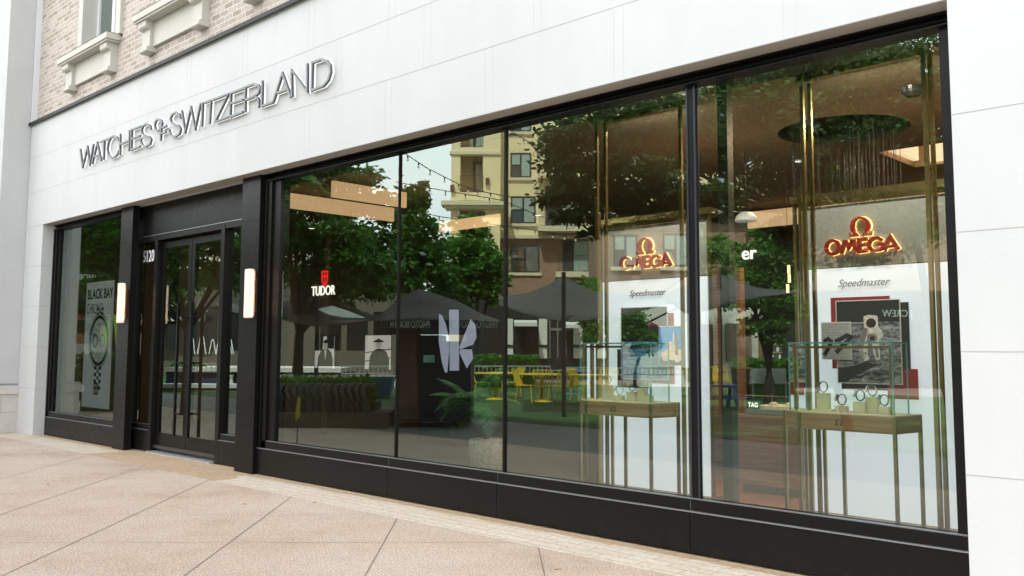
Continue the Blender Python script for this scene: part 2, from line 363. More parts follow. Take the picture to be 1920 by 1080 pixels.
lfm = mat('fallen_leaf', (.45, .24, .06), .7)
for px_, py_, a, lb in ((457, 946, .4, 'small yellow fallen leaf near the middle of the paving'), (590, 943, 1.7, 'small brown fallen leaf by the paver band in front of the window'), (90, 910, 2.6, 'small fallen leaf on the paving near the left edge'), (1045, 1068, 3.9, 'small fallen leaf low on the paving under the third pane')):
    gx_, gy_ = G(px_, py_); q = MB(lambda v: (gx_ + math.cos(a) * v[0] - math.sin(a) * v[1], gy_ + math.sin(a) * v[0] + math.cos(a) * v[1], v[2]))
    q.prism([(-.022, 0, .005), (-.008, .010, .009), (.012, .009, .012), (.026, 0, .007), (.012, -.009, .010), (-.008, -.010, .007)], (0, 0, .0012), lfm); q.tube([(-.022, 0, .006), (-.036, .003, .004)], .0009, lfm, 4)
    tag(q.build('fallen_leaf', loc=(gx_, gy_, .004)), lb, 'leaf', 'fallen leaves on the paving')

# ------------------------------------------------------------------ the shop building
XL, XR, YO, YP, ZH = -15.58, -1.68, 5.29, 5.445, 3.373
B = thing('shop_building', 'white stone and pale brick building with a wide black framed shopfront', 'building', (-8, 5.5, 0))
w = MB()
w.box(-16.34, XL, YO, 5.9, 0, ZH, stone)                        # left jamb
w.box(XR, 6.0, YO, 5.9, 0, ZH, stone)                          # right wall
w.box(-16.34, 6.0, YO, 5.9, ZH + .004, 5.13, stone)             # fascia
w.box(XL, XR, YO + .004, YP + .05, ZH, ZH + .004, soffit_m)
J = .0022
for z in (.735, 1.395, 2.05, 2.71):
    w.box(XR - .001, 6.0, YO - .0012, YO, z - J, z + J, joint)
    w.box(-16.34, XL + .001, YO - .0012, YO, z - J, z + J, joint); w.box(XL - .001, XL + .0012, YO, YP, z - J, z + J, joint)
for z in (3.945, 4.54): w.box(-16.34, 6.0, YO - .0012, YO, z - J, z + J, joint)
w.box(-16.34, XL, YO - .0012, YO, ZH - J, ZH + J, joint); w.box(XR, 6.0, YO - .0012, YO, ZH - J, ZH + J, joint)
for k in range(14):
    for j, (z0, z1) in enumerate(((ZH, 3.945), (3.945, 4.54), (4.54, 5.13))):
        x = -13.55 + 1.36 * k + (.55 if j == 1 else .02 * j)
        if x > 5.8: continue
        for dx in (0, .09): w.box(x + dx - .0016, x + dx + .0016, YO - .001, YO, z0, z1, joint_v)
for k in range(8):
    x = -14.6 + 1.9 * k; w.box(x - .002, x + .002, YO + .006, YP, ZH - .001, ZH, joint)
w.build('stone_wall', B)
MB().box(-16.36, 6.0, YO - .045, YO + .09, 5.132, 5.162, flash_m).box(-16.36, 6.0, YO - .05, YO - .045, 5.112, 5.162, steel_d).build('flashing', B)
YB = 5.36
# brick upper wall with window openings
WIN = [(-14.55, -12.98), (-11.82, -10.25), (-9.09, -7.52), (-6.36, -4.79), (-3.63, -2.06)]
bw = MB(); xs = -16.30
for a, b_ in WIN:
    bw.box(xs, a, YB, 5.9, 5.155, 12.5, brick_p); bw.box(a, b_, YB, 5.9, 5.155, 5.9, brick_p); bw.box(a, b_, YB, 5.9, 8.1, 12.5, brick_p); xs = b_
bw.box(xs, 6.0, YB, 5.9, 5.155, 12.5, brick_p)  # unseen upper height added so the wall shades front and pavement
bw.build('brick_wall', B)
MB().box(-30, 14, 5.9, 16.2, 12.3, 12.5, flash_m).box(-30, 14, 16, 16.2, 0, 12.3, stone_r).box(6.0, 14, YO, 5.9, 0, 12.5, stone).build('roof', B)  # unseen roof, back and end walls, added to block the sun
MB().box(-16.335, -16.30, 5.27, YB, 5.165, 12.5, frame_w).build('corner_trim', B)
for a, b_ in WIN:
    fw = MB()
    fw.box(a, a + .16, YB - .05, 5.62, 5.935, 8.1, trim_c); fw.box(b_ - .16, b_, YB - .05, 5.62, 5.935, 8.1, trim_c); fw.box(a + .16, b_ - .16, YB - .05, 5.62, 7.9, 8.1, trim_c); [fw.box(a, b_, 5.61, 5.62, 5.92, 5.935, trim_c)]
    fo = fw.build('window', B)
    MB().box(a + .16, b_ - .16, 5.56, 5.58, 5.935, 8.1, pane_m).build('pane', fo)
    g = MB(); g.box(a + .16, a + .24, 5.53, 5.6, 5.935, 8.1, frame_w); g.box(b_ - .24, b_ - .16, 5.53, 5.6, 5.935, 8.1, frame_w)
    g.box((a + b_) / 2 - .05, (a + b_) / 2 + .05, 5.53, 5.6, 5.935, 8.1, frame_w); g.box(a + .24, b_ - .24, 5.53, 5.6, 5.935, 6.03, frame_w); g.build('frame', fo)
    s0, s1 = a - .37, b_ - .06
    si = MB(); si.box(s0, s1, 5.15, YB, 5.842, 5.932, trim_c); si.box(s0 - .004, s1 + .004, 5.146, YB, 5.932, 5.938, bronze); si.box(s0 + .03, s1 - .03, 5.17, YB, 5.815, 5.842, trim_c)
    si.box(s0 + .32, s1 - .24, YB - .05, YB, 5.47, 5.815, trim_c)
    si.build('sill', B, bevel=.004)
    for bx in (s0 + .10, s1 - .33):
        br = MB()
        prof = [(0, .815), (-.165, .815), (-.165, .74), (-.15, .72), (-.10, .70), (-.10, .475), (-.135, .455), (-.135, .41), (-.12, .395), (0, .395)]
        br.prism([(bx, YB + y, 5 + z) for y, z in prof], (.235, 0, 0), trim_c); br.build('bracket', B)
# left pier of the neighbouring block
P_ = thing('stone_pier', 'pale rendered pier with a stone plinth at the left edge of the shopfront', 'pier', (-16.9, 4.9, 0))
MB().box(-18.2, -16.35, 4.87, 5.9, .80, 12.5, stone_r).box(-30, -18.2, 5.1, 5.9, .8, 12.5, stone_r).build('shaft', P_)
pl = MB()
for i, (z0, z1) in enumerate(((0, .33), (.336, .63))):
    for k in range(-1, 3):
        y0 = 4.78 + .55 * k + .27 * i; y1 = y0 + .544
        y0 = max(y0, 4.78); y1 = min(y1, 5.29)
        if y1 > y0: pl.box(-18.2, -16.335, y0, y1, z0, z1, stone_t)
pl.box(-18.19, -16.34, 4.79, 5.285, .0, .63, joint)
pl.box(-30, -18.2, 5.05, 5.9, 0, .63, stone_t)
pl.build('plinth', P_, bevel=.004)
MB().prism([(-18.25, y, z) for y, z in ((5.285, .632), (4.72, .632), (4.72, .735), (4.77, .77), (5.285, .77))], (1.945, 0, 0), stone_t).box(-18.2, -16.33, 4.76, 5.285, .77, .80, lip).build('capstone', P_)

# ------------------------------------------------------------------ black metal shopfront
SF = B
def head_profile(x0, x1, y, m):
    y0 = y + .02
    prof = [(0, 3.372), (0, 3.36), (.05, 3.345), (.055, 3.33), (.02, 3.308), (0, 3.30), (0, 3.29), (.09, 3.286), (.12, 3.286), (.12, 3.372)]
    return MB().prism([(x0, y0 + a, z) for a, z in prof], (x1 - x0, 0, 0), m)
for x0, x1 in ((-15.58, -12.88), (-9.17, -1.70)):
    head_profile(x0, x1, YP - .01, steel).build('head_frame', SF)
bp_ = MB()
edges = [(-15.58, -12.89), (-9.165, -6.845), (-6.841, -5.405), (-5.401, -3.535), (-3.531, -1.70)]
for x0, x1 in edges:
    bp_.box(x0, x1, 5.46, 5.6, .012, .286, steel)
bp_.box(-9.165, -1.70, 5.47, 5.6, .01, .285, steel_d)
bp_.build('base_panel', SF, bevel=.002)
sl = MB()
for x0, x1 in ((-15.58, -12.89), (-9.165, -1.70)):
    sl.box(x0, x1, 5.452, 5.50, .287, .296, lip); sl.box(x0, x1, 5.475, 5.60, .296, .372, steel); sl.box(x0, x1, 5.485, 5.50, .372, .380, lip)
for x in (-6.843, -5.403, -3.533): sl.box(x - .001, x + .001, 5.4738, 5.475, .297, .371, lip)
sl.build('sill_rail', SF)
MB().box(-15.58, -15.39, 5.50, 5.62, .372, 3.30, steel).box(-15.55, -15.47, 5.475, 5.50, .297, 3.30, steel).box(-15.575, -15.54, 5.46, 5.475, .297, 3.30, steel).build('side_frame', SF)
MB().box(-9.165, -8.87, 5.50, 5.62, .372, 3.30, steel).box(-9.09, -9.02, 5.475, 5.50, .297, 3.30, steel).box(-9.13, -9.10, 5.46, 5.475, .297, 3.3, steel).build('side_frame', SF)
MB().box(-1.80, -1.735, 5.50, 5.62, .372, 3.30, steel).box(-1.735, -1.70, 5.455, 5.50, .297, 3.37, steel).build('side_frame', SF)
for x, wd in ((-6.797, .005), (-5.371, .008), (-3.508, .036)):
    m_ = MB(); m_.box(x - wd, x + wd, 5.505, 5.535, .372, 3.30, steel)
    if wd > .02:
        m_.box(x - wd - .002, x - wd + .010, 5.50, 5.505, .372, 3.30, lip2); m_.box(x + wd - .012, x + wd + .0, 5.50, 5.505, .372, 3.3, lip2)
        m_.box(x + .085, x + .165, 5.72, 5.80, .1, 3.40, mat('interior_mullion_dark', (.02, .022, .018), .4))
    m_.build('mullion', SF)
def pane(x0, x1, z0, z1, y=YG, name='window_pane', parent=SF, m=glass):
    o = MB().add([(x0, y, z0), (x1, y, z0), (x1, y, z1), (x0, y, z1), (x0, y + .012, z0), (x1, y + .012, z0), (x1, y + .012, z1), (x0, y + .012, z1)],
             [(0, 1, 2, 3)], m)
    o.add([(x0, y + .012, z0), (x1, y + .012, z0), (x1, y + .012, z1), (x0, y + .012, z1), (x0, y, z0), (x1, y, z0), (x1, y, z1), (x0, y, z1)],
          [(3, 2, 1, 0), (0, 1, 5, 4), (3, 7, 6, 2)], MATS.get('glass_back') or glass_back())
    return o.build(name, parent)
def glass_back():
    m = bpy.data.materials.new('glass_back'); m.use_nodes = True; MATS['glass_back'] = m; t = m.node_tree; t.nodes.clear()
    o = t.nodes.new('ShaderNodeOutputMaterial'); tr = t.nodes.new('ShaderNodeBsdfTransparent'); t.links.new(tr.outputs[0], o.inputs[0]); return m
pane(-15.39, -12.88, .37, 3.30); pane(-8.98, -6.80, .37, 3.30); pane(-6.79, -5.375, .37, 3.3); pane(-5.366, -3.54, .37, 3.3); pane(-3.47, -1.78, .37, 3.3)
# pillars
for x0, x1 in ((-12.885, -12.51), (-9.56, -9.168)):
    q = MB(); zs = [0.004, .522, 1.11, 1.705, 2.27, 2.855, 3.372]
    dp_ = 5.50 if x0 < -12 else 5.60
    q.box(x0 + .004, x1 - .002, YP - .025, dp_ + .01, .004, 3.371, steel_d)
    for a, b_ in zip(zs, zs[1:]): q.box(x0, x1, YP - .03, dp_, a + .0012, b_ - .0012, steel)
    q.build('pillar_cladding', SF)
# entrance: transom, sidelights, doors
YD = 5.60
t_ = MB()
t_.box(-12.85, -9.56, YD - .02, 5.72, 2.945, 3.372, steel)
t_.box(-12.85, -9.56, YD - .026, YD - .02, 2.935, 2.945, lip)
t_.box(-12.85, -9.56, YD - .02, 5.72, 2.86, 2.935, steel)
for x in (-12.145, -10.33): t_.box(x, x + .09, YD - .024, 5.9, .0, 2.936, steel)
t_.box(-12.85, -12.72, YD, 5.72, .28, 2.86, steel)
t_.build('transom_frame', SF, bevel=.002)
for x0, x1 in ((-12.85, -12.145), (-10.24, -9.56)):
    q = MB(); q.box(x0, x1, YD - .022, 5.74, .01, .285, steel); q.box(x0, x1, YD - .03, YD, .286, .294, lip); q.box(x0, x1, YD - .01, 5.72, .294, .36, steel); q.box(x0, x1, YD, YD + .01, .36, .367, lip)
    q.build('sidelight_panel', SF)
pane(-12.72, -12.145, .36, 2.86, YD + .04); pane(-10.24, -9.56, .36, 2.86, YD + .04)
YDD = 5.645
for x0, x1, sgn in ((-12.07, -11.205, 1), (-11.195, -10.33, -1)):
    d = MB(); sw = .085
    d.box(x0, x0 + sw, YDD, YDD + .05, .03, 2.83, steel); d.box(x1 - sw, x1, YDD, YDD + .05, .03, 2.83, steel)
    d.box(x0 + sw, x1 - sw, YDD, YDD + .05, .03, .265, steel); d.box(x0 + sw, x1 - sw, YDD, YDD + .05, 2.745, 2.83, steel)
    do = d.build('door', SF, bevel=.002)
    pane(x0 + sw, x1 - sw, .265, 2.745, YDD + .005, 'door_pane', do)
    hx = (x1 - .045 - .13) if sgn == 1 else (x0 + .045 + .13)
    px_ = x1 - .04 if sgn == 1 else x0 + .04
    hnd = MB(); hnd.box(hx - .016, hx + .016, YDD - .085, YDD - .055, .26, 1.98, steel)
    for z in (.55, 1.12 + .08, 1.80):
        hnd.box(min(hx, px_), max(hx, px_), YDD - .078, YDD - .062, z - .01, z + .01, steel)
        hnd.tube([(px_, YDD - .085, z), (px_, YDD + .001, z)], .014, steel, 10)
    hnd.build('handle', do)
MB().box(-12.07, -10.33, YDD - .12, YDD + .1, .002, .022, alu).build('threshold', SF)
# house number on the sidelight glass
NZ = F(269, 492, 5.636)[1]
num = MB(); x, z = F(269, 479, YD + .036); x2, z2 = F(291, 473, YD + .036)
num.text('5120', .165, (-12.45, YD + .036, NZ), (1, 0, 0), (0, 0, 1), (0, -.003, 0), mat('vinyl_white', (.85, .85, .88), .5), offset=.012, width=.34)
tag(num.build('house_number', loc=(-12.3, YD + .036, 2.5)), 'white numerals 5120 at the top of the glass left of the doors', 'house number')

# ------------------------------------------------------------------ wall lamps
def wall_lamp(x, label):
    t = thing('wall_lamp', label, 'wall lamp', (x, 5.41, 2.0), 'tall lit wall lamps on the black pillars')
    q = MB(); q.box(x + .01, x + .035, 5.376, 5.414, 1.84, 2.16, bronze); q.box(x - .02, x + .04, 5.40, 5.4145, 1.80, 2.2, bronze); q.build('bracket', t)
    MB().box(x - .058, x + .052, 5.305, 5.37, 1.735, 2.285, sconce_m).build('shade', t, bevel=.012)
    MB().box(x - .06, x + .054, 5.37, 5.376, 1.73, 2.29, bronze).build('back_bar', t)
    ld = bpy.data.lights.new('lamp', 'AREA'); ld.shape = 'RECTANGLE'; ld.size = .05; ld.size_y = .5; ld.energy = 1.0; ld.color = (1, .62, .42)
    lo = bpy.data.objects.new('lamp_light', ld); COL.objects.link(lo); lo.location = (.05, -.028, .01); lo.parent = t; lo.rotation_euler = (math.radians(-90), 0, math.radians(0))
    return t
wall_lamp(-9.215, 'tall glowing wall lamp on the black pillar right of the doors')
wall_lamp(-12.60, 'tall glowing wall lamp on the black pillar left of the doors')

# ------------------------------------------------------------------ shop sign
SG = [  # strokes in sign-tracing units (x right, y down; 3.84 units per photo pixel from 140,100)
 [[(35,688),(52,818),(88,672),(103,800),(130,652)]],
 [[(120,795),(157,643),(186,772)],[(138,742),(176,728)]],
 [[(175,640),(243,612)],[(208,626),(202,766)]],
 [[(312,628),(300,603),(278,594),(254,606),(237,640),(230,690),(238,730),(258,750),(284,745),(304,724),(312,700)]],
 [[(323,578),(320,728)],[(390,552),(385,703)],[(322,655),(387,627)]],
 [[(472,524),(405,549),(401,695),(466,669)],[(403,618),(466,592)]],
 [[(543,543),(535,517),(512,506),(486,522),(474,552),(482,580),(506,592),(532,598),(545,620),(538,650),(512,666),(484,662),(471,640),(470,618)]],
 [[(597,473),(613,478),(624,497),(620,525),(607,548),(590,556),(576,546),(570,522),(574,495),(585,478),(597,473)]],
 [[(655,522),(617,537),(613,628)],[(616,578),(652,564)]],
 [[(756,466),(748,438),(724,424),(697,438),(683,468),(690,496),(714,510),(742,518),(757,545),(750,576),(722,596),(692,592),(677,570),(675,548)]],
 [[(765,412),(790,566),(832,388),(862,543),(900,358)]],
 [[(916,352),(909,526)]],
 [[(928,356),(1020,322)],[(975,340),(965,508)]],
 [[(1020,322),(1102,290),(1007,490),(1104,455)]],
 [[(1214,250),(1118,287),(1114,456),(1208,419)],[(1116,362),(1206,331)]],
 [[(1221,420),(1223,243),(1285,219),(1315,226),(1327,252),(1318,285),(1290,308),(1222,336)],[(1290,308),(1312,320),(1319,345),(1321,390)]],
 [[(1346,195),(1341,379),(1424,350)]],
 [[(1424,350),(1490,142),(1550,315)],[(1452,284),(1526,257)]],
 [[(1559,312),(1556,120),(1669,272),(1669,72)]],
 [[(1700,264),(1705,66),(1770,42),(1808,50),(1833,85),(1836,135),(1820,190),(1785,232),(1700,264)]],
]
sg = thing('shop_sign', 'thin silver halo lit letters spelling the shop name across the white fascia', 'shop sign', (-11, 5.25, 4.1))
for gl in SG:
    lt, hl = MB(), MB()
    for st in gl:
        P2 = [F(140 + a / 3.84, 100 + b / 3.84, 5.240) for a, b in st]
        cl = (st[0] == st[-1])
        if cl: P2 = P2[:-1]
        lt.ribbon(P2, .0235, letter_m, (0, 5.240, 0), (1, 0, 0), (0, 0, 1), (0, .005, 0), cl)
        lt.ribbon(P2, .023, letter_s, (0, 5.245, 0), (1, 0, 0), (0, 0, 1), (0, .024, 0), cl)
        hl.ribbon(P2, .022, glow_m, (0, 5.2805, 0), (1, 0, 0), (0, 0, 1), (0, .008, 0), cl)
    lo = lt.build('letter', sg); hl.build('halo_light', lo)
# ================================================================== INTERIOR
CE = 3.5
wood = mat('walnut', (.24, .12, .065), .42, noise=(3, .25))
def grain(m):
    t = m.node_tree; b = t.nodes['Principled BSDF']; tc = t.nodes.new('ShaderNodeTexCoord'); mp = t.nodes.new('ShaderNodeMapping')
    mp.inputs['Scale'].default_value = (1.2, 1.2, 45); n = t.nodes.new('ShaderNodeTexNoise'); n.inputs['Scale'].default_value = 1.5; n.inputs['Detail'].default_value = 6
    c = b.inputs['Base Color'].links[0].from_node.inputs[6].default_value[:3] if b.inputs['Base Color'].links else b.inputs['Base Color'].default_value[:3]
    r = t.nodes.new('ShaderNodeValToRGB'); e = r.color_ramp.elements; e[0].position = .35; e[0].color = (*[v * .68 for v in c], 1); e[1].position = .65; e[1].color = (*[v * 1.22 for v in c], 1)
    t.links.new(tc.outputs['Object'], mp.inputs[0]); t.links.new(mp.outputs[0], n.inputs['Vector']); t.links.new(n.outputs['Fac'], r.inputs[0]); t.links.new(r.outputs[0], b.inputs['Base Color'])
grain(wood)
oak = mat('oak_apron', (.50, .30, .17), .45); grain(oak)
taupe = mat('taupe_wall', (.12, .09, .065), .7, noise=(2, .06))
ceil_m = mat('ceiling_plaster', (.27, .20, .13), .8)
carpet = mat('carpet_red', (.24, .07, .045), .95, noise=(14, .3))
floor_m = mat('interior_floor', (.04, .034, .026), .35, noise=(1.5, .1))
panel_w = mat('display_white', (.62, .66, .74), .6, emit=(.74, .84, 1), es=.72)  # emission lifts the panel in place of display lighting
panel_g = mat('display_grey', (.27, .27, .25), .6)
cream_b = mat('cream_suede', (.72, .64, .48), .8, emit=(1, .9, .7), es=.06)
black_m = mat('matt_black', (.012, .012, .012), .5)
red_m = mat('signal_red', (.38, .012, .015), .45)
red_l = mat('logo_red', (.30, .008, .006), .35)
halo_w = mat('warm_halo', (1, .7, .35), emit=(1, .60, .20), es=3.0)
silver = mat('polished_silver', (.55, .55, .55), .2, 1.0)
cove_m = mat('cove_glow_face', (.8, .56, .36), emit=(1, .63, .36), es=.62)  # cove light falling on ceiling edges, put into glowing materials
cove_b = mat('cove_glow_bright', (1, .8, .6), emit=(1, .78, .52), es=1.2)
white_p = mat('paper_white', (.8, .8, .82), .6)

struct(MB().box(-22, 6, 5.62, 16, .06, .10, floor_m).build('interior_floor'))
struct(MB().box(-4.9, 5, 5.75, 12, .10, .106, carpet).build('carpet_floor'))
# ceiling with oval recess and a cove tray
ocx, ocy, oR = -3.648, 8.383, .60
oval = [(ocx + oR * math.cos(a * math.pi / 24), ocy + oR * math.sin(a * math.pi / 24), CE) for a in range(48)]
tray = [(-3.80, 9.58, CE), (2.5, 9.58, CE), (2.5, 10.66, CE), (-3.80, 10.66, CE)]
outer = [(-22, 5.62, CE), (6, 5.62, CE), (6, 16, CE), (-22, 16, CE)]
tri = tessellate_polygon([[Vector(p) for p in outer], [Vector(p) for p in oval], [Vector(p) for p in tray]])
cl = MB(); cl.add(outer + oval + tray, [list(t) for t in tri], ceil_m)
cl.add([(x, y, CE) for x, y, z in oval] + [(x, y, CE + .35) for x, y, z in oval], [(i, (i + 1) % 48, 48 + (i + 1) % 48, 48 + i) for i in range(48)] + [list(range(48, 96))], mat('recess_dark', (.05, .035, .025), .6))
cl.add([(x, y, CE) for x, y, z in tray] + [(x, y, CE + .28) for x, y, z in tray], [(i, (i + 1) % 4, 4 + (i + 1) % 4, 4 + i) for i in range(4)] + [(4, 5, 6, 7)], mat('tray_plaster', (.62, .46, .32), .8))
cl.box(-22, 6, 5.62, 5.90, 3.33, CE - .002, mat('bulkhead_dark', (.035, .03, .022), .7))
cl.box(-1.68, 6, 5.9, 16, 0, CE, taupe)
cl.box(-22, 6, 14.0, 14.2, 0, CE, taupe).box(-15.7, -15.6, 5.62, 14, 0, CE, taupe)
struct(cl.build('interior_shell'))
def strip(name, label, x0, x1, y0, y1, z0, z1, m, grp='faces with painted cove glow inside the shop'):  # faces that glow themselves instead of being lit from a cove
    return tag(MB().box(x0, x1, y0, y1, z0, z1, m).build(name, loc=((x0 + x1) / 2, (y0 + y1) / 2, z0)), label, 'glowing face', grp)
strip('cove_glow_face', 'warm face with painted cove glow in the ceiling tray at the far right above the astronaut poster', -3.6, 2.4, 10.56, 10.62, CE + .02, CE + .24, cove_b)
strip('cove_glow_face', 'short warm face with painted cove glow along the near left end of the ceiling tray', -3.76, -3.70, 9.7, 10.5, CE + .04, CE + .22, cove_b)
strip('cove_glow_face', 'long band of painted warm glow behind the hanging strands of the chandelier', -6.70, -2.2, 12.00, 12.06, 3.18, 3.42, cove_m)
strip('cove_glow_face', 'band of painted warm glow seen through the palm and apartment reflection in the second pane', *sorted((F(823, 400, 8.2)[0], F(935, 400, 8.2)[0])), 8.2, 8.24, 2.98, 3.12, cove_m)
strip('cove_glow_face', 'lower band of painted warm glow crossing the tree reflection in the first big pane', -10.38, -10.34, 6.3, 8.3, 3.24, 3.44, cove_m)
strip('cove_glow_face', 'upper band of painted warm glow crossing the tree reflection in the first big pane', -9.13, -9.09, 6.35, 7.5, 3.22, 3.42, cove_m)
# chandelier strands hanging from the oval
ch = thing('chandelier', 'oval ceiling chandelier of many thin dark hanging strands', 'chandelier', (ocx, ocy, CE))
rr = random.Random(3); sm = MB()
for i in range(70):
    a = rr.uniform(0, 2 * math.pi); r = oR * .93 * rr.uniform(.55, 1) ; z = rr.uniform(2.2, 2.7)
    sm.tube([(ocx + r * math.cos(a), ocy + r * math.sin(a), CE + .3), (ocx + r * math.cos(a), ocy + r * math.sin(a), z)], .0022, black_m, 4, False)
sm.build('strands', ch)
rg = MB(); rim = [(ocx + oR * .98 * math.cos(a * math.pi / 24), ocy + oR * .98 * math.sin(a * math.pi / 24)) for a in range(48)]
rg.ribbon(rim, .02, black_m, (0, 0, CE + .06), (1, 0, 0), (0, 1, 0), (0, 0, .03), True); rg.build('rim', ch)
# downlights of the interior, and added fill lights without fixtures
def area(loc, sx, sy, e, col=(1, .74, .48), rot=(0, 0, 0)):
    d = bpy.data.lights.new('downlight_or_fill', 'AREA'); d.shape = 'RECTANGLE'; d.size = sx; d.size_y = sy; d.energy = e; d.color = col
    o = bpy.data.objects.new('downlight_or_fill_light', d); COL.objects.link(o); o.location = loc; o.rotation_euler = rot; return o
for i, (x, y, lb) in enumerate(((-2.35, 7.7, 'round recessed downlight over the right display near the window'), (-4.6, 9.4, 'round recessed downlight left of the hanging strands'), (-9.5, 10.5, 'round recessed downlight over the middle of the shop'), (-13.5, 9, 'round recessed downlight over the left end of the shop'))):
    t = thing('downlight', lb, 'downlight', (x, y, CE), 'recessed downlights in the shop ceiling')
    MB().lathe([(.05, -.012), (.075, -.012), (.08, -.002)], (x, y, CE), trim_c).build('trim_ring', t)
    MB().lathe([(.001, -.014), (.048, -.014), (.049, -.011)], (x, y, CE), white_l).build('lens', t)
    lo = area((x, y, CE - .03), .1, .1, 26 if i < 2 else 12); lo.data.shape = 'DISK'
pa = area((-3.5, 7.6, 1.2), 3.5, 1.2, 9, (1, .72, .46), (math.radians(180), 0, 0)) if False else None
for x in (-3.0, -4.9, -8.5): area((x, 7.9, 2.72), 1.2, .25, 1.1, (1, .66, .38), (math.radians(180), 0, 0))  # added uplights without fixtures, to brighten the ceiling
for x in (-2.6, -4.54): area((x, 6.42, 3.38), 0.8, .08, 17, (1, .93, .84), (math.radians(28), 0, 0))  # added lights without fixtures, aimed at the display panels
area((-7.4, 6.5, 3.3), .4, .4, 10, (1, .95, .85))
# smoke detector and ceiling dome
tag(MB().lathe([(.001, -.09), (.05, -.08), (.08, -.05), (.09, -.005)], (-2.62, 7.35, CE), mat('dome_smoked', (.05, .045, .04), .15)).build('ceiling_camera', loc=(-2.62, 7.35, CE)), 'dark dome camera on the ceiling in front of the oval', 'camera')
# ---------------------------------------------------------------- branded display (built once, then copied to the left)
YPN = 7.0
OM = [  # logo letters, same tracing trick on the right display: 4.908 units per pixel from (1440,300)
 ([(600,742),(634,752),(655,785),(652,825),(628,855),(588,868),(552,852),(534,815),(545,770),(572,748)], 19, True),
 ([(672,862),(712,742)], 22, False), ([(712,742),(742,805),(785,735)], 22, False), ([(785,735),(815,850)], 24, False),
 ([(912,728),(840,735),(842,843),(918,833)], 22, False), ([(842,787),(905,780)], 20, False),
 ([(1050,737),(1015,718),(975,722),(940,745),(926,785),(945,820),(985,833),(1030,825),(1058,808),(1056,775),(1008,778)], 20, False),
 ([(1068,830),(1125,708),(1198,822)], 24, False), ([(1092,800),(1170,790)], 16, False),
]
OG = [(748,692),(830,686),(790,655),(762,620),(758,585),(775,550),(810,530),(850,526),(890,535),(918,565),(925,605),(905,645),(862,684),(945,678)]
def omega_glyph(q, cx_, cz_, h, y, m, dep, wf=1.0):
    """omega emblem of height h centred at cx_, cz_ (outline of constant design)"""
    hp = [(.13, -.40), (.26, -.24), (.33, .02), (.28, .27), (.14, .40)]; op = [(.25, .47), (.44, .30), (.53, .04), (.47, -.20), (.31, -.37)]
    if wf > 1.1: hp = [(a * .93, b - .0) for a, b in hp]; op = [(a * 1.05, b * 1.04) for a, b in op]
    R_ = [(.14, -.52)] + hp + [(0, .43)]
    half = [(0, .43)] + hp[::-1] + [(.12, -.50), (.56, -.50), (.60, -.28), (.52, -.28), (.46, -.37)] + op[::-1] + [(0, .54)]
    for s_ in (1, -1):
        n = len(half)
        q.prism([(cx_ + s_ * a * h, y, cz_ + b * h) for a, b in half], (0, dep, 0), m)
bk = thing('display_backdrop', 'tall white display panel with red horseshoe shaped emblem beside the right edge of the window', 'display panel', (-2.87, YPN, .1), 'white brand display panels behind the window')
x0, z0 = F(1517, 505, YPN)[0], .10; x1 = F(1757, 493, YPN)[0]; xl, xr = F(1499, 505, YPN)[0], x1 + .09
zs_ = F(1600, 500, YPN)[1]; zt = 2.555
MB().box(xl, xr, YPN, YPN + .05, .13, zs_ - .004, panel_w).build('white_panel', bk)
MB().box(xl, xr, YPN, YPN + .05, zs_ + .004, zt, panel_g).box(xl, xr, YPN + .01, YPN + .05, zs_ - .004, zs_ + .004, brass_d).build('header_panel', bk)
# portal posts and rails
def post(x, y, z0, z1, w=.013, m=brass): return MB().box(x - w, x + w, y - w, y + w, z0, z1, m)
for x, y in ((xl - .03, YPN), (xr + .03, YPN), (xl - .03, YPN + .2), (xr + .03, YPN + .2)): post(x, y, .10, 2.66).build('post', bk)
MB().box(xl - .055, xr + .055, YPN - .03, YPN + .22, 2.60, 2.66, brass).box(xl, xr, YPN - .02, YPN, 2.565, 2.60, brass_d).build('top_rail', bk)
MB().box(xl - .05, xr + .05, YPN - .25, YPN + .2, .10, .125, wood).box(xl - .05, xr + .05, YPN - .25, YPN - .245, .10, .128, brass).build('plinth', bk)
lg = MB(); hl = MB()
for pts, wd, c_ in OM:
    P2 = [F(1440 + a / 4.908, 300 + b / 4.908, YPN - .04) for a, b in pts]
    k = (YPN - .04) / 1700 / 4.908 * 1.45
    lg.ribbon(P2, wd * k, red_l, (0, YPN - .055, 0), (1, 0, 0), (0, 0, 1), (0, .035, 0), c_)
    hl.ribbon(P2, wd * k * 1.15, halo_w, (0, YPN - .016, 0), (1, 0, 0), (0, 0, 1), (0, .010, 0), c_)
gx, gz = F(1613, 425, YPN - .04)
omega_glyph(lg, gx, gz, .150, YPN - .055, red_l, .035, 1.05); omega_glyph(hl, gx, gz, .156, YPN - .016, halo_w, .010, 1.15)
lo_ = lg.build('logo', bk); hl.build('halo_light', lo_)
sp_ = MB(); sx, sz = F(1620, 529, YPN)
sp_.text('Speedmaster', .062, (sx, YPN - .012, sz - .03), (1, 0, .0), (0, 0, 1), (0, .010, 0), silver, shear=.45, offset=-.002, width=.41); sp_.build('script_lettering', bk)
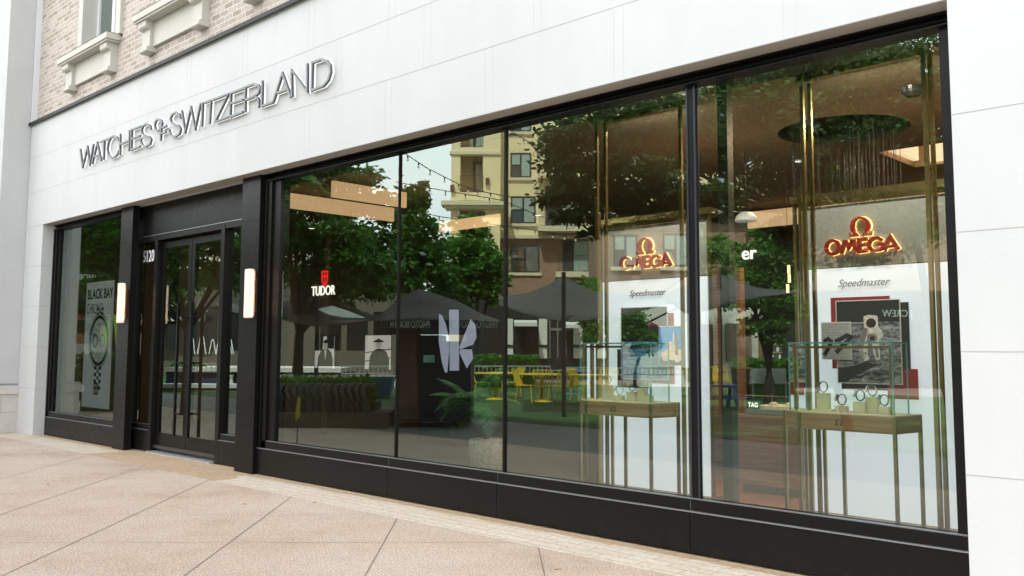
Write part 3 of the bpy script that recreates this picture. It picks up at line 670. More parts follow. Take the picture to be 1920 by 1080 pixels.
# brass ceiling frame near the window
cf = thing('brass_frame', 'slim brass hanging frame with ceiling plate above the right display table', 'brass frame', (-2.6, 6.3, 3.4), 'brass frames above the display tables')
MB().box(-3.19, -2.08, 6.14, 6.37, 3.44, CE - .003, brass).build('ceiling_plate', cf)
MB().box(-3.06, -2.12, 6.24, 6.27, 3.39, 3.44, brass).build('top_rail', cf)
for x, y in ((-3.0, 6.205), (-3.0, 6.33), (-2.135, 6.205), (-2.135, 6.33)): post(x, y, .10, 3.44, .013).build('post', cf)
for x, y in ((-3.12, 6.38), (-2.19, 6.38)): post(x, y, .10, 2.62, .012, brass).build('post', cf)
MB().box(-3.14, -2.17, 6.37, 6.39, 2.46, 2.50, brass).build('cross_rail', cf)
# display table
def table(dx):
    t = thing('display_table', 'oak topped display table with thin brass legs nearest the right edge of the window' if dx == 0 else 'oak topped display table with thin brass legs left of the thick mullion', 'display table', (-2.7 + dx, 6.1, .1), 'oak display tables in the window')
    return t
tb = table(0)
YT = 6.05
ft = [F(1499, 774, YT)[0], F(1677, 782, YT)[0]]                  # front edge
bkx = [ft[0] - .30 + .02, ft[1] + .33]
xrb, xlb = F(1728.5, 778, YT + .33)[0], F(1469, 771, YT + .15)[0]
pl_ = [(ft[0], YT), (ft[1], YT), (xrb, YT + .33), (ft[0] - .06, YT + .33), (xlb, YT + .15)]
ap = MB(); ap.prism([(x, y, .853) for x, y in pl_], (0, 0, .11), oak); ap.build('apron', tb, bevel=.002)
tp = MB(); tp.prism([(x, y, .964) for x, y in pl_], (0, 0, .008), cream_b); tp.build('top', tb)
em = MB(); ex, ez = F(1573, 792, YT); omega_glyph(em, ex, ez, .045, YT - .002, mat('inlay_brass', (.12, .10, .04), .3, .8), .0025); em.build('emblem', tb)
for x, y in (pl_[0], pl_[1], (xrb - .01, YT + .32), (xlb + .012, YT + .15), (ft[0] + .17, YT + .32), (ft[0] + .03, YT + .32)):
    MB().box(x - .011, x + .011, y - .011, y + .011, .10, .965, brass).build('leg', tb)
cs = thing('glass_case', 'clear glass display case with blue edges on the right display table', 'glass case', (-2.7, 6.0, .972), 'glass cases on the display tables')
cx0, cx1, cy0, cy1, cz0, cz1 = F(1479, 650, YT + .02)[0], ft[1] - .008, YT + .02, YT + .27, .974, 1.447
sh = MB()
for f in ([(cx0, cy0), (cx1, cy0)], [(cx1, cy0), (cx1, cy1)], [(cx1, cy1), (cx0, cy1)], [(cx0, cy1), (cx0, cy0)]):
    sh.poly([(f[0][0], f[0][1], cz0), (f[1][0], f[1][1], cz0), (f[1][0], f[1][1], cz1), (f[0][0], f[0][1], cz1)], glass_c)
sh.poly([(cx0, cy0, cz1), (cx1, cy0, cz1), (cx1, cy1, cz1), (cx0, cy1, cz1)], glass_c); sh.build('glass_shell', cs)
eg = MB(); e_ = .004
for x in (cx0, cx1):
    for y in (cy0, cy1): eg.box(x - e_, x + e_, y - e_, y + e_, cz0, cz1, glass_e)
for y in (cy0, cy1): eg.box(cx0, cx1, y - e_, y + e_, cz1 - .001, cz1 + .008, glass_e)
for x in (cx0, cx1): eg.box(x - e_, x + e_, cy0, cy1, cz1 - .001, cz1 + .008, glass_e)
eg.build('glass_edges', cs)
fr = MB(); a_ = .03; b_w = .006
fr.box(cx0 + a_, cx1 - a_, cy0 + .03, cy0 + .042, cz1 - .035, cz1 - .018, brass)
for x in (cx0 + a_, cx1 - a_): fr.box(x - b_w, x + b_w, cy0 + .03, cy0 + .042, cz0, cz1 - .035, brass)
fr.build('inner_frame', cs)
# watches on suede blocks
def watch(x, y, z, label, grp, face=(.75, .75, .75), band=silver, rot=.6):
    t = thing('wristwatch', label, 'watch', (x, y, z), grp)
    c, s_ = math.cos(rot), math.sin(rot)
    ringp = [(x + c * .025 * math.cos(a), y + s_ * .025 * math.cos(a), z + .044 + .033 * math.sin(a)) for a in [i * math.pi / 10 for i in range(21)]]
    q = MB(); 
    for a, b_ in zip(ringp, ringp[1:]):
        n = Vector((-s_, c, 0)) * .016; q.prism([Vector(a) - n, Vector(a) + n, Vector(b_) + n, Vector(b_) - n], (Vector(a) - Vector((x, y, z + .044))).normalized() * .006, band)
    q.build('bracelet', t)
    d = Vector((-c, -s_, .35)).normalized() ; ctr = Vector((x, y, z + .044)) + d * .033
    u = Vector((-s_, c, 0)); v = d.cross(u)
    q = MB(); q.prism([ctr + (u * math.cos(a) + v * math.sin(a)) * .026 for a in [i * math.pi / 8 for i in range(16)]], d * .009, silver); q.build('case', t)
    q = MB(); q.prism([ctr + d * .0092 + (u * math.cos(a) + v * math.sin(a)) * .020 for a in [i * math.pi / 8 for i in range(16)]], d * .0006, mat('dial', face, .3)); q.build('dial', t)
    MB().tube([(x, y, z + .0), (x, y, z + .010)], .003, silver, 6).build('clip', t)
    return t
WT = [(1545, 769.5, 736, 10.5, 'bronze faced', (.35, .2, .12)), (1579, 770.5, 759, 10, 'pale blue faced', (.3, .4, .5)), (1614, 774, 753, 10.5, 'black strapped', (.8, .8, .8)), (1637, 776, 746, 10.5, 'large silver', (.75, .7, .65)), (1658.5, 777, 763, 9.5, 'small grey faced', (.3, .3, .3))]
items = []
for i, (px_, pyb, pyt, pw, nm, fc) in enumerate(WT):
    yb = YT + .14 + (.05 if i == 3 else 0) + (.02 if i == 0 else 0); x, zb = F(px_, pyb, yb); z = F(px_, pyt, yb)[1]; wd = F(px_ + pw, pyb, yb)[0] - x
    hgt = z - zb if i != 0 else z - zb
    q = MB(); q.box(x - wd, x + wd, yb - .028, yb + .028, .985 if i == 0 else .9725, .9725 + hgt, cream_b)
    q.box(x - wd - .0018, x - wd, yb - .028, yb + .01, .974, .97 + hgt, brass_d)
    if i == 0: q.box(x - wd - .03, x + wd + .035, yb - .05, yb + .05, .9725, .985, cream_b)
    sb = q.build('display_block', loc=(x, yb, .9725), bevel=.0015)
    tag(sb, f'cream suede block under the {nm} watch on the right table', 'display block', 'cream blocks holding watches')
    wt = watch(x, yb, .9727 + hgt, f'{nm} wristwatch on its cream block in the right glass case', 'watches in the glass cases', fc, black_m if i == 2 else silver)
    items.append((sb, wt, nm))
# posters of the right display
PY = YPN - .012
def quadp(pts, y): return [(*[F(px, py, y)[0]], y, F(px, py, y)[1]) for px, py in pts]
def board(name, label, cat, pts, m, y, th=.006, group=None, parent=None):
    P3 = quadp(pts, y); xs_ = [p[0] for p in P3]; zs2 = [p[2] for p in P3]
    X0, X1, Z0, Z1 = (xs_[0] + xs_[-1]) / 2, (xs_[1] + xs_[2]) / 2, (zs2[2] + zs2[3]) / 2, (zs2[0] + zs2[1]) / 2
    q = MB().box(X0, X1, y, y + th, Z0, Z1, m)
    if parent: o = q.build(name, parent)
    else: o = tag(q.build(name, loc=(X0, y, Z0)), label, cat, group)
    return o, (X0, X1, Z0, Z1)
S5 = 5.4
def zp(a, b): return (1460 + a / S5, 540 + b / S5)
board('backing_board', 'red board peeking out at the top left of the astronaut poster', 'backing board', [zp(525, 100), zp(1133, 78), zp(1133, 800), zp(545, 840)], red_m, PY, .006, 'coloured boards behind the posters')
board('backing_board', 'black board behind the right side of the astronaut poster', 'backing board', [zp(625, 160), zp(1322, 145), zp(1335, 1040), zp(627, 1030)], black_m, PY - .008, .006, 'coloured boards behind the posters')
board('backing_board', 'red board at the lower right of the astronaut poster', 'backing board', [zp(1100, 820), zp(1408, 815), zp(1418, 1135), zp(1100, 1118)], red_m, PY - .004 - .012, .005, 'coloured boards behind the posters')
def rock_mat(name, dark, light, sc, stretch=(1, 1, 3)):
    m, t, b = node_mat(name); tc = t.nodes.new('ShaderNodeTexCoord'); mp = t.nodes.new('ShaderNodeMapping'); mp.inputs['Scale'].default_value = stretch
    n = t.nodes.new('ShaderNodeTexNoise'); n.inputs['Scale'].default_value = sc; n.inputs['Detail'].default_value = 9; n.inputs['Roughness'].default_value = .7; n.inputs['Distortion'].default_value = 1.2
    r = t.nodes.new('ShaderNodeValToRGB'); e = r.color_ramp.elements; e[0].position = .42; e[0].color = (*dark, 1); e[1].position = .60; e[1].color = (*light, 1)
    t.links.new(tc.outputs['Object'], mp.inputs[0]); t.links.new(mp.outputs[0], n.inputs['Vector']); t.links.new(n.outputs['Fac'], r.inputs[0]); t.links.new(r.outputs[0], b.inputs['Base Color']); b.inputs['Roughness'].default_value = .35
    return m
moon = rock_mat('lunar_print', (.05, .06, .09), (.55, .58, .66), 7)
moon2 = rock_mat('lunar_print_near', (.02, .02, .025), (.50, .51, .55), 5, (1.5, 1, 5))
ap_, (X0, X1, Z0, Z1) = board('poster', 'large poster of a white suited astronaut standing on grey rocky ground', 'poster', [zp(572, 130), zp(1225, 107), zp(1262, 985), zp(598, 962)], white_p, PY - .024, .006, 'posters on the display panels')
y_ = PY - .0255; bx = .008
hz = Z0 + (Z1 - Z0) * .735
MB().box(X0 + bx, X1 - bx, y_, y_ + .0012, hz, Z1 - bx, black_m).box(X0 + bx, X1 - bx, y_, y_ + .0012, Z0 + .30 * (Z1 - Z0), hz, moon).box(X0 + bx, X1 - bx, y_, y_ + .0012, Z0 + bx, Z0 + .30 * (Z1 - Z0), moon2).build('print_ground', ap_)
def shape(q, pts, m, y, conv=zp, th=.0008):
    P3 = [(F(*conv(a, b), y)[0], y, F(*conv(a, b), y)[1]) for a, b in pts]; q.prism(P3, (0, th, 0), m)
suit = mat('print_suit', (.80, .78, .78), .4, noise=(30, .35)); suit_d = mat('print_suit_shade', (.24, .22, .24), .4, noise=(30, .3)); visor = mat('print_visor', (.035, .018, .012), .2)
fig = MB(); yy = y_ - .001
shape(fig, [(605, 955), (600, 800), (700, 800), (820, 770), (880, 745), (960, 770), (1040, 765), (960, 800), (840, 860), (760, 900), (690, 950)], mat('print_shadow', (.012, .013, .012), .5), yy)
yy -= .0008
shape(fig, [(858, 290), (900, 272), (990, 278), (1005, 300), (1005, 390), (1045, 430), (1058, 480), (1050, 500), (1015, 520), (1020, 600), (1030, 720), (985, 730), (950, 640), (905, 730), (860, 745), (855, 620), (870, 560), (830, 540), (825, 500), (835, 440), (862, 400)], suit, yy)
yy -= .0008
shape(fig, [(862, 400), (900, 410), (890, 480), (870, 545), (828, 545), (826, 500), (838, 440)], suit_d, yy)
shape(fig, [(900, 470), (950, 460), (1000, 490), (990, 540), (890, 548)], suit_d, yy)
shape(fig, [(935 + 50 * math.cos(a * math.pi / 8), 355 + 48 * math.sin(a * math.pi / 8)) for a in range(16)], visor, yy)
shape(fig, [(905, 560), (945, 560), (955, 640), (925, 700), (900, 690)], suit_d, yy)
shape(fig, [(975, 600), (1000, 590), (1010, 700), (990, 710)], suit_d, yy - .0002)
shape(fig, [(925, 495), (965, 488), (972, 525), (930, 530)], visor, yy - .0004)
shape(fig, [(870, 650), (895, 655), (893, 670), (868, 668)], suit_d, yy - .0002)
shape(fig, [(988, 730), (1035, 735), (1040, 775), (990, 770)], suit_d, yy)
fig.build('astronaut_print', ap_)
dp, (X0, X1, Z0, Z1) = board('poster', 'small grey poster of a black strap watch over flight plan papers', 'poster', [zp(430, 345), zp(733, 342), zp(740, 728), zp(435, 722)], white_p, PY - .036, .006, 'posters on the display panels')
q = MB(); yy = PY - .0372
q.box(X0 + .006, X1 - .006, yy, yy + .001, Z0 + .006, Z1 - .006, mat('print_paper', (.50, .52, .54), .5, noise=(60, .25)))
for k in range(22):
    z = Z0 + .012 + k * (Z1 - Z0 - .02) / 22; q.box(X0 + .01, X1 - .01 - (k % 3) * .03, yy - .0006, yy, z, z + .0016, mat('print_line', (.16, .17, .19), .6) if k == 0 else MATS['print_line'])
q.build('print_papers', dp)
q = MB()
for st, wd in (([(460, 680), (510, 600), (530, 540), (500, 515), (455, 545)], 34), ([(580, 655), (640, 590), (700, 540), (725, 495), (690, 480), (640, 510), (570, 545)], 38)):
    P2 = [F(*zp(a, b), yy - .002) for a, b in st]; q.ribbon(P2, wd / S5 * YPN / 1700 * 1.2, black_m, (0, yy - .0015, 0), (1, 0, 0), (0, 0, 1), (0, .0008, 0))
q.build('print_strap', dp)
# ---- copies two metres to the left
DX = F(1211, 470, YPN)[0] - F(1613, 432, YPN)[0]
c = copy_thing(bk, (DX, 0, 0), 'tall white display panel with red horseshoe shaped emblem just left of the thick mullion')
DXT = F(1220, 757, YT)[0] - F(1677, 782, YT)[0]
for o in (cf,): copy_thing(o, (DXT, 0, 0), 'slim brass hanging frame with ceiling plate above the left display table')
c = copy_thing(tb, (DXT, 0, 0), 'oak topped display table with thin brass legs left of the thick mullion')
copy_thing(cs, (DXT, 0, 0), 'clear glass display case with blue edges on the left display table')
for sb, wt, nm in items:
    copy_thing(sb, (DXT, 0, 0), f'cream suede block under the {nm} watch on the left table')
    copy_thing(wt, (DXT, 0, 0), f'{nm} wristwatch on its cream block in the left glass case')
S6 = 4.91
def zq(a, b): return (1130 + a / S6, 540 + b / S6)
board('backing_board', 'red board behind the right side of the sea poster', 'backing board', [zq(290, 240), zq(648, 230), zq(665, 885), zq(290, 872)], red_m, PY - .016, .005, 'coloured boards behind the posters')
board('backing_board', 'black board below the sea poster on the left display', 'backing board', [zq(135, 570), zq(420, 560), zq(420, 925), zq(135, 912)], black_m, PY - .008, .006, 'coloured boards behind the posters')
sp2, (X0, X1, Z0, Z1) = board('poster', 'large poster of rippling blue sea water on the left display', 'poster', [zq(165, 178), zq(590, 168), zq(608, 850), zq(170, 838)], white_p, PY - .026, .006, 'posters on the display panels')
sea = rock_mat('sea_print', (.015, .10, .28), (.22, .46, .80), 6, (1, 1, 4))
zm = Z0 + .52 * (Z1 - Z0)
MB().box(X0 + bx, X1 - bx, PY - .0272, PY - .026, Z0 + bx, zm, sea).box(X0 + bx, X1 - bx, PY - .0272, PY - .026, zm, Z1 - bx, black_m).build('print_sea', sp2)
rp, (X0, X1, Z0, Z1) = board('poster', 'small poster of a rocket launching with clouds of smoke under blue sky', 'poster', [zq(512, 350), zq(748, 347), zq(757, 718), zq(523, 714)], white_p, PY - .040, .006, 'posters on the display panels')
q = MB(); yy = PY - .0412
q.box(X0 + .006, X1 - .006, yy, yy + .001, Z0 + .07, Z1 - .006, mat('print_sky', (.02, .16, .42), .4, emit=(.02, .28, .75), es=.42)).box(X0 + .006, X1 - .006, yy, yy + .001, Z0 + .006, Z0 + .07, mat('print_ground_dark', (.06, .055, .05), .5))  # emission put into printed sky and smoke to brighten the poster
q.build('print_sky', rp)
q = MB(); smoke = mat('print_smoke', (.75, .58, .48), .5, emit=(1, .8, .65), es=.25, noise=(25, .3))
for a, b, r in ((600, 600, 38), (640, 560, 42), (580, 640, 34), (640, 620, 45), (700, 600, 34), (730, 640, 26), (560, 610, 24), (625, 520, 28), (690, 650, 35)):
    shape(q, [(a + r * math.cos(t * math.pi / 6), b + r * math.sin(t * math.pi / 6)) for t in range(12)], smoke, yy - .001, zq)
yy -= .002
shape(q, [(640, 600), (642, 430), (650, 388), (658, 430), (662, 600)], white_p, yy, zq); shape(q, [(668, 620), (666, 430), (688, 430), (695, 620)], mat('print_tower', (.5, .14, .06), .5), yy, zq)
q.build('print_rocket', rp)
# ---- wood cabinet with flat watch tray between the two displays
cbx0, cbx1 = F(1375, 785, 7.6)[0], F(1600, 790, 7.6)[0]
cb = thing('wood_cabinet', 'dark walnut cabinet under a flat glass tray between the two displays', 'cabinet', (cbx0, 7.6, .1))
zc = F(1420, 783, 7.6)[1]
MB().box(cbx0, cbx1 + .6, 7.6, 8.3, .18, zc, wood).build('body', cb)
MB().box(cbx0 - .01, cbx1 + .61, 7.59, 8.31, zc, zc + .018, mat('walnut_edge', (.32, .17, .10), .4)).build('top', cb)
MB().box(cbx0 + .06, cbx1 + .6, 7.65, 8.3, .10, .18, black_m).build('kick', cb)
tz = zc + .02
gc = thing('watch_tray', 'flat glass topped tray of watches on the walnut cabinet', 'tray', (cbx0 + .3, 7.75, tz))
MB().box(cbx0 + .08, cbx1, 7.68, 8.2, tz, tz + .05, mat('tray_side', (.20, .21, .20), .3)).build('base', gc)
q = MB(); q.box(cbx0 + .14, cbx0 + .55, 7.74, 8.1, tz + .05, tz + .08, cream_b)
for k in range(4): q.ball((cbx0 + .28 + .16 * k, 7.85, tz + .095), .035, cream_b, 10, 6, (1.2, 1, .6))
q.build('cushion', gc)
q = MB(); zt2 = tz + .17
for f in ((cbx0 + .08, 7.68), (cbx1, 7.68), (cbx0 + .08, 8.2)): q.tube([(f[0], f[1], tz), (f[0], f[1], zt2)], .004, brass, 5)
q.box(cbx0 + .08, cbx1, 7.675, 7.685, zt2, zt2 + .008, brass); q.box(cbx0 + .076, cbx0 + .084, 7.68, 8.2, zt2, zt2 + .008, brass); q.build('case_frame', gc)
q = MB(); tx, tz_ = F(1413, 765, 7.72)
q.box(tx - .06, tx + .065, 7.71, 7.716, tz_ - .005, tz_ + .065, mat('plate_green', (.01, .16, .05), .4)).box(tx - .06, tx + .065, 7.71, 7.716, tz_ - .07, tz_ - .007, mat('plate_orange', (.5, .12, .06), .4))
q.text('TAG', .042, (tx, 7.708, tz_ + .01), (1, 0, 0), (0, 0, 1), (0, -.001, 0), white_l, width=.10, offset=.02); q.text('HEUER', .034, (tx, 7.708, tz_ - .055), (1, 0, 0), (0, 0, 1), (0, -.001, 0), white_l, width=.11, offset=.01)
tag(q.build('name_plate', loc=(tx, 7.71, tz_ - .07)), 'small green and orange brand plate standing on the watch tray', 'name plate')
# dark wood column left of the cabinet and interior walls giving the dark shop depth
tag(MB().box(F(1333, 500, 9.4)[0], F(1387, 500, 9.4)[0], 9.4, 9.5, .1, 2.35, wood).build('interior_column', loc=(-5.3, 9.6, .1)), 'dark wood column beyond the gap left of the walnut cabinet', 'column')
q = MB()
xw0, zw0 = F(1388, 430, 11.5); xw1, zw1 = F(1478, 405, 11.5)
q.box(xw0 - 1.2, xw1 + 1.5, 11.5, 11.7, .1, 2.9, black_m)
sgn_, szz = F(1397, 477, 11.4)
wl = tag(q.build('shelf_wall', loc=(xw0, 11.5, .1)), 'dark wall with white lettering ending in er deep inside the shop', 'wall')
q = MB(); q.text('er', .19, (sgn_ + .02, 11.47, szz - .06), (1, 0, 0), (0, 0, 1), (0, .02, 0), white_l, offset=.01); q.build('lettering', wl)
# pendant lamp bars
for i, (px_, py_) in enumerate(((1479, 505), (1480, 522), (1477, 541))):
    x, z = F(px_, py_, 9.0)
    tag(MB().box(x - .012, x + .012, 8.99, 9.01, z - .045, z + .045, mat('bar_lamp', (1, .8, .5), emit=(1, .7, .35), es=2.0) if i == 0 else MATS['bar_lamp']).build('pendant_lamp', loc=(x, 9, z)), ('topmost', 'middle', 'lowest')[i] + ' of three small glowing pendant bars left of the astronaut display', 'pendant lamp', 'small glowing pendant bars')
# white dome pendant
x, z = F(1399, 409, 8.6)
q = MB(); q.lathe([(.001, .10), (.06, .09), (.105, .05), (.12, 0), (.115, -.004)], (x, 8.6, z - .03), mat('dome_white', (.75, .77, .76), .4, emit=(.9, 1, 1), es=.15)); q.tube([(x, 8.6, z + .05), (x, 8.6, CE)], .004, black_m, 5)
tag(q.build('dome_lamp', loc=(x, 8.6, z), smooth=True), 'white half dome pendant lamp near the band of painted warm glow', 'pendant lamp')

# ---- left part of the shop: brand wall, portraits, palm, poster
serif = MB
def slab(q, body, h, x, y, z, wd, m):
    q.text(body, h, (x, y, z), (1, 0, 0), (0, 0, 1), (0, .012, 0), m, width=wd, offset=.006)
    return q
bw1 = thing('brand_wall', 'brown wall panel with red shield and white lettering in the first big pane', 'wall panel', (-11.8, 8.0, .1), 'brown brand wall panels')
xa, xb = F(553, 540, 8)[0], F(628, 540, 8)[0]
MB().box(xa, xb - .35, 8.05, 8.15, .1, 3.1, taupe).build('panel', bw1)
q = MB(); tx_, tz_ = F(599, 545, 8); slab(q, 'TUDOR', .15, tx_ + .06, 8.02, tz_ - .07, .62, white_l); q.build('lettering', bw1)
q = MB(); ex, ez = F(606, 521, 8.0)
q.ribbon([(ex - .07, ez + .10), (ex - .07, ez - .02), (ex - .045, ez - .08), (ex, ez - .12), (ex + .045, ez - .08), (ex + .07, ez - .02), (ex + .07, ez + .10)], .024, mat('shield_red', (.8, .03, .02), emit=(1, .03, .02), es=1.0), (0, 8.02, 0), (1, 0, 0), (0, 0, 1), (0, .012, 0), True)
q.box(ex - .06, ex + .06, 8.02, 8.03, ez + .01, ez + .035, MATS['shield_red']).box(ex - .01, ex + .01, 8.02, 8.03, ez - .1, ez + .09, MATS['shield_red']); q.build('shield', bw1)
bw2 = thing('brand_wall', 'grey green wall panel with white lettering seen through the doors', 'wall panel', (-16, 8.4, .1), 'brown brand wall panels')
xa, xb = F(272, 560, 8.5)[0], F(345, 560, 8.5)[0]
MB().box(xa, xa + .9, 8.55, 8.65, 1.2, F(280, 533, 8.5)[1], mat('panel_greygreen', (.34, .37, .33), .6)).build('panel', bw2)
q = MB(); tx_, tz_ = F(311, 545, 8.5); slab(q, 'TUDOR', .17, tx_ + .02, 8.5, tz_ - .08, .98, white_l); q.build('lettering', bw2)
# portrait lightboxes: generic men in black and white
def portrait(px0, px1, pyt, pyb, label, hat):
    y = 7.9; X0, Z1 = F(px0, pyt, y); X1, _ = F(px1, pyt, y); Z0 = F(px0, pyb, y)[1]
    t = thing('portrait_lightbox', label, 'lightbox', (X0, y, Z0), 'black and white portrait lightboxes')
    MB().box(X0 - .02, X1 + .02, y + .005, y + .06, Z0 - .02, Z1 + .02, black_m).build('frame', t)
    lb = mat('lightbox_grey', (.5, .48, .47), emit=(.85, .80, .80), es=.45) if 'lightbox_grey' not in MATS else MATS['lightbox_grey']
    dk = mat('lightbox_dark', (.04, .04, .04), .6) if 'lightbox_dark' not in MATS else MATS['lightbox_dark']
    fc = mat('lightbox_face', (.4, .38, .37), emit=(.6, .55, .5), es=.35) if 'lightbox_face' not in MATS else MATS['lightbox_face']
    MB().box(X0, X1, y, y + .004, Z0, Z1, lb).build('screen', t)
    w_, h_ = X1 - X0, Z1 - Z0; P = lambda a, b, yy=y: (X0 + a * w_, yy, Z0 + b * h_)
    q = MB()
    if not hat: q.prism([P(0, .55, y - .002), P(.4, .55, y - .002), P(.45, 1, y - .002), P(0, 1, y - .002)], (0, .001, 0), dk).prism([P(.62, .62, y - .002), P(1, .62, y - .002), P(1, 1, y - .002), P(.62, 1, y - .002)], (0, .001, 0), dk)
    else:
        for k in (.25, .5): q.prism([P(0, k - .03, y - .002), P(1, k + .08, y - .002), P(1, k + .11, y - .002), P(0, k, y - .002)], (0, .001, 0), dk)
    q.build('background_print', t)
    q = MB(); cxh = .58 if not hat else .55
    q.prism([P(a, b, y - .004) for a, b in ((.16, .0), (.2, .35), (.3, .52), (.46, .60), (.70, .60), (.86, .5), (.95, .3), (.95, 0))], (0, .001, 0), dk)
    if not hat: q.prism([P(a, b, y - .006) for a, b in ((.52, .58), (.57, .25), (.62, .58))], (0, .001, 0), lb)
    q.prism([P(cxh + .11 * math.cos(k * math.pi / 8), .73 + .13 * math.sin(k * math.pi / 8), y - .006) for k in range(16)], (0, .001, 0), fc)
    q.prism([P(cxh + .12 * math.cos(k * math.pi / 8), .79 + .11 * math.sin(k * math.pi / 8), y - .008) for k in range(0, 9)], (0, .001, 0), dk)
    if hat: q.prism([P(a, b, y - .0095) for a, b in ((cxh - .24, .80), (cxh + .24, .80), (cxh + .12, .86), (cxh - .12, .86))], (0, .001, 0), dk)
    q.build('portrait_print', t)
portrait(591, 627, 631, 690, 'black and white lightbox portrait of a man in a dark suit', False)
portrait(685, 733, 629, 692, 'black and white lightbox portrait of a seated man in a brimmed hat', True)
# dark graphic wall with pale letter shapes
xg0, xg1 = F(745, 620, 8.4)[0], F(895, 620, 8.4)[0]
gw = thing('graphic_wall', 'black wall with large pale letter shapes beside the palm', 'graphic wall', (xg0, 8.4, .1))
MB().box(xg0 + .5, xg1 + .02, 8.42, 8.5, .1, 2.05, mat('graphic_dark', (.028, .028, .034), .5)).build('panel', gw)
q = MB(); lav = mat('graphic_lavender', (.40, .43, .58), .5, emit=(.55, .6, .85), es=.42)
def zg(a, b): return (730 + a / 6, 540 + b / 6)
for pts in ([(560, 290), (590, 310), (630, 400), (660, 520), (672, 700), (650, 950), (625, 950), (590, 830), (555, 600)], [(672, 250), (680, 243), (770, 243), (778, 250), (782, 930), (680, 930)], [(782, 675), (915, 350), (970, 420), (978, 560), (940, 635), (800, 690)], [(785, 720), (800, 690), (925, 690), (940, 790), (870, 905)]):
    shape(q, pts, lav, 8.41, zg, .004)
q.build('letter_shapes', gw)
# palm in a pale textured pot inside the window
ppx, ppz = F(912, 850, 6.9)
palm = thing('potted_palm', 'green feathery palm in a pale ribbed pot inside the second pane', 'palm', (ppx, 6.9, .1))
q = MB(); q.lathe([(.15, 0), (.17, .02), (.19, .30), (.185, .34), (.165, .345)], (ppx, 6.9, .10), mat('pot_concrete', (.50, .50, .45), .9, noise=(30, .3), bump=(60, .8)), 28); q.build('pot', palm, smooth=True)
pm = leaf_mat('palm_leaf', (.05, .15, .07), (.10, .28, .12), (.20, .42, .20)); rr = random.Random(5)
q = MB(); MB().tube([(ppx, 6.9, .44), (ppx - .1, 6.92, .8)], [.03, .02], bronze, 8).build('stem', palm)
def frond(q, p0, d0, L_, droop, m, lw=.014, ll=.19, n=30):
    p = Vector(p0); d = Vector(d0).normalized(); st = L_ / n; pts = [p.copy()]
    for i in range(n):
        d = (d + Vector((0, 0, -droop * st))).normalized(); p = p + d * st; pts.append(p.copy())
        side = d.cross(Vector((0, 0, 1))).normalized(); f = i / n; l_ = ll * math.sin(math.pi * min(1, f * .9 + .12)) 
        for s_ in (-1, 1):
            tip = p + (side * s_ + d * .75).normalized() * l_ + Vector((0, 0, -.25 * l_)); b = d * lw
            q.add([p - b, p + b, tip], [(0, 1, 2)], m)
    q.tube(pts, .004, m, 4, False)
for k in range(24):
    a = rr.uniform(0, 2 * math.pi); el = rr.uniform(.15, 1.2)
    frond(q, (ppx - .1, 6.92, .8 + rr.uniform(-.1, .1)), (math.cos(a) - .5, .6 * math.sin(a), el), rr.uniform(.42, .68), rr.uniform(1.6, 3.2), pm)
q.build('fronds', palm)
# poster standing in the left window
y = 5.72; pts = [(162, 531), (214, 525), (203, 768), (153, 764)]
S7 = 5.4
X0 = F(163, 531, y)[0]; X1 = F(214, 525, y)[0]; Z1 = F(163, 531, y)[1]; Z0 = F(153.5, 762, y)[1]
ps = thing('window_poster', 'tall grey poster of a steel watch with black headline in the left window', 'poster', (X0, y, Z0))
MB().box(X0, X1, y, y + .01, Z0, Z1, mat('poster_grey', (.50, .51, .54), .5, emit=(.8, .85, 1), es=.12)).build('board', ps)
W_, H_ = X1 - X0, Z1 - Z0
q = MB(); q.text('BLACK BAY', .155, (X0 + .06 * W_, y - .002, Z0 + .865 * H_), (1, 0, 0), (0, 0, 1), (0, .0015, 0), black_m, 'LEFT', offset=.025, width=W_ * .93)
q.text('CHRONO', .17, (X0 + .05 * W_, y - .002, Z0 + .745 * H_), (1, 0, 0), (0, 0, 1), (0, .0015, 0), black_m, 'LEFT', offset=-.005, width=W_ * .60); q.build('headline', ps)
q = MB(); wcx, wcz = X0 + .55 * W_, Z0 + .53 * H_; R_ = .235 * W_ * 1.35
circ = lambda r, rz, n=28: [(wcx + r * math.cos(2 * math.pi * k / n), wcz + rz * math.sin(2 * math.pi * k / n)) for k in range(n)]
q.ribbon(circ(R_, R_ * 1.12), .055, black_m, (0, y - .002, 0), (1, 0, 0), (0, 0, 1), (0, .001, 0), True)
q.ribbon(circ(R_ * 1.15, R_ * 1.3), .018, suit_d, (0, y - .002, 0), (1, 0, 0), (0, 0, 1), (0, .001, 0), True)
q.prism([(a, y - .0015, b) for a, b in circ(R_ * .86, R_ * .97)], (0, .0005, 0), white_p)
for s_ in (-1, 1): q.ribbon([(wcx + s_ * R_ * .42 + .09 * math.cos(2 * math.pi * k / 14), wcz + .09 * math.sin(2 * math.pi * k / 14)) for k in range(14)], .05 if s_ < 0 else .015, black_m, (0, y - .003, 0), (1, 0, 0), (0, 0, 1), (0, .0008, 0), True)
q.box(wcx - .006, wcx + .006, y - .004, y - .003, wcz - .02, wcz + R_ * .8, black_m).box(wcx - .005, wcx + .12, y - .004, y - .003, wcz - .006, wcz + .006, black_m)
for j, (za, zb) in enumerate(((wcz + R_ * 1.2, wcz + R_ * 1.55), (wcz - R_ * 2.3, wcz - R_ * 1.2))):
    n = 7 if j else 3
    for k in range(n):
        for c_ in range(3):
            if (k + c_) % 2 == 0: q.box(wcx - .13 + .087 * c_, wcx - .13 + .087 * (c_ + 1), y - .002, y - .001, za + (zb - za) * k / n, za + (zb - za) * (k + 1) / n, suit_d if c_ == 1 else black_m)
q.build('watch_print', ps)
q = MB(); lx, lz = X0 + .52 * W_, Z0 + .15 * H_
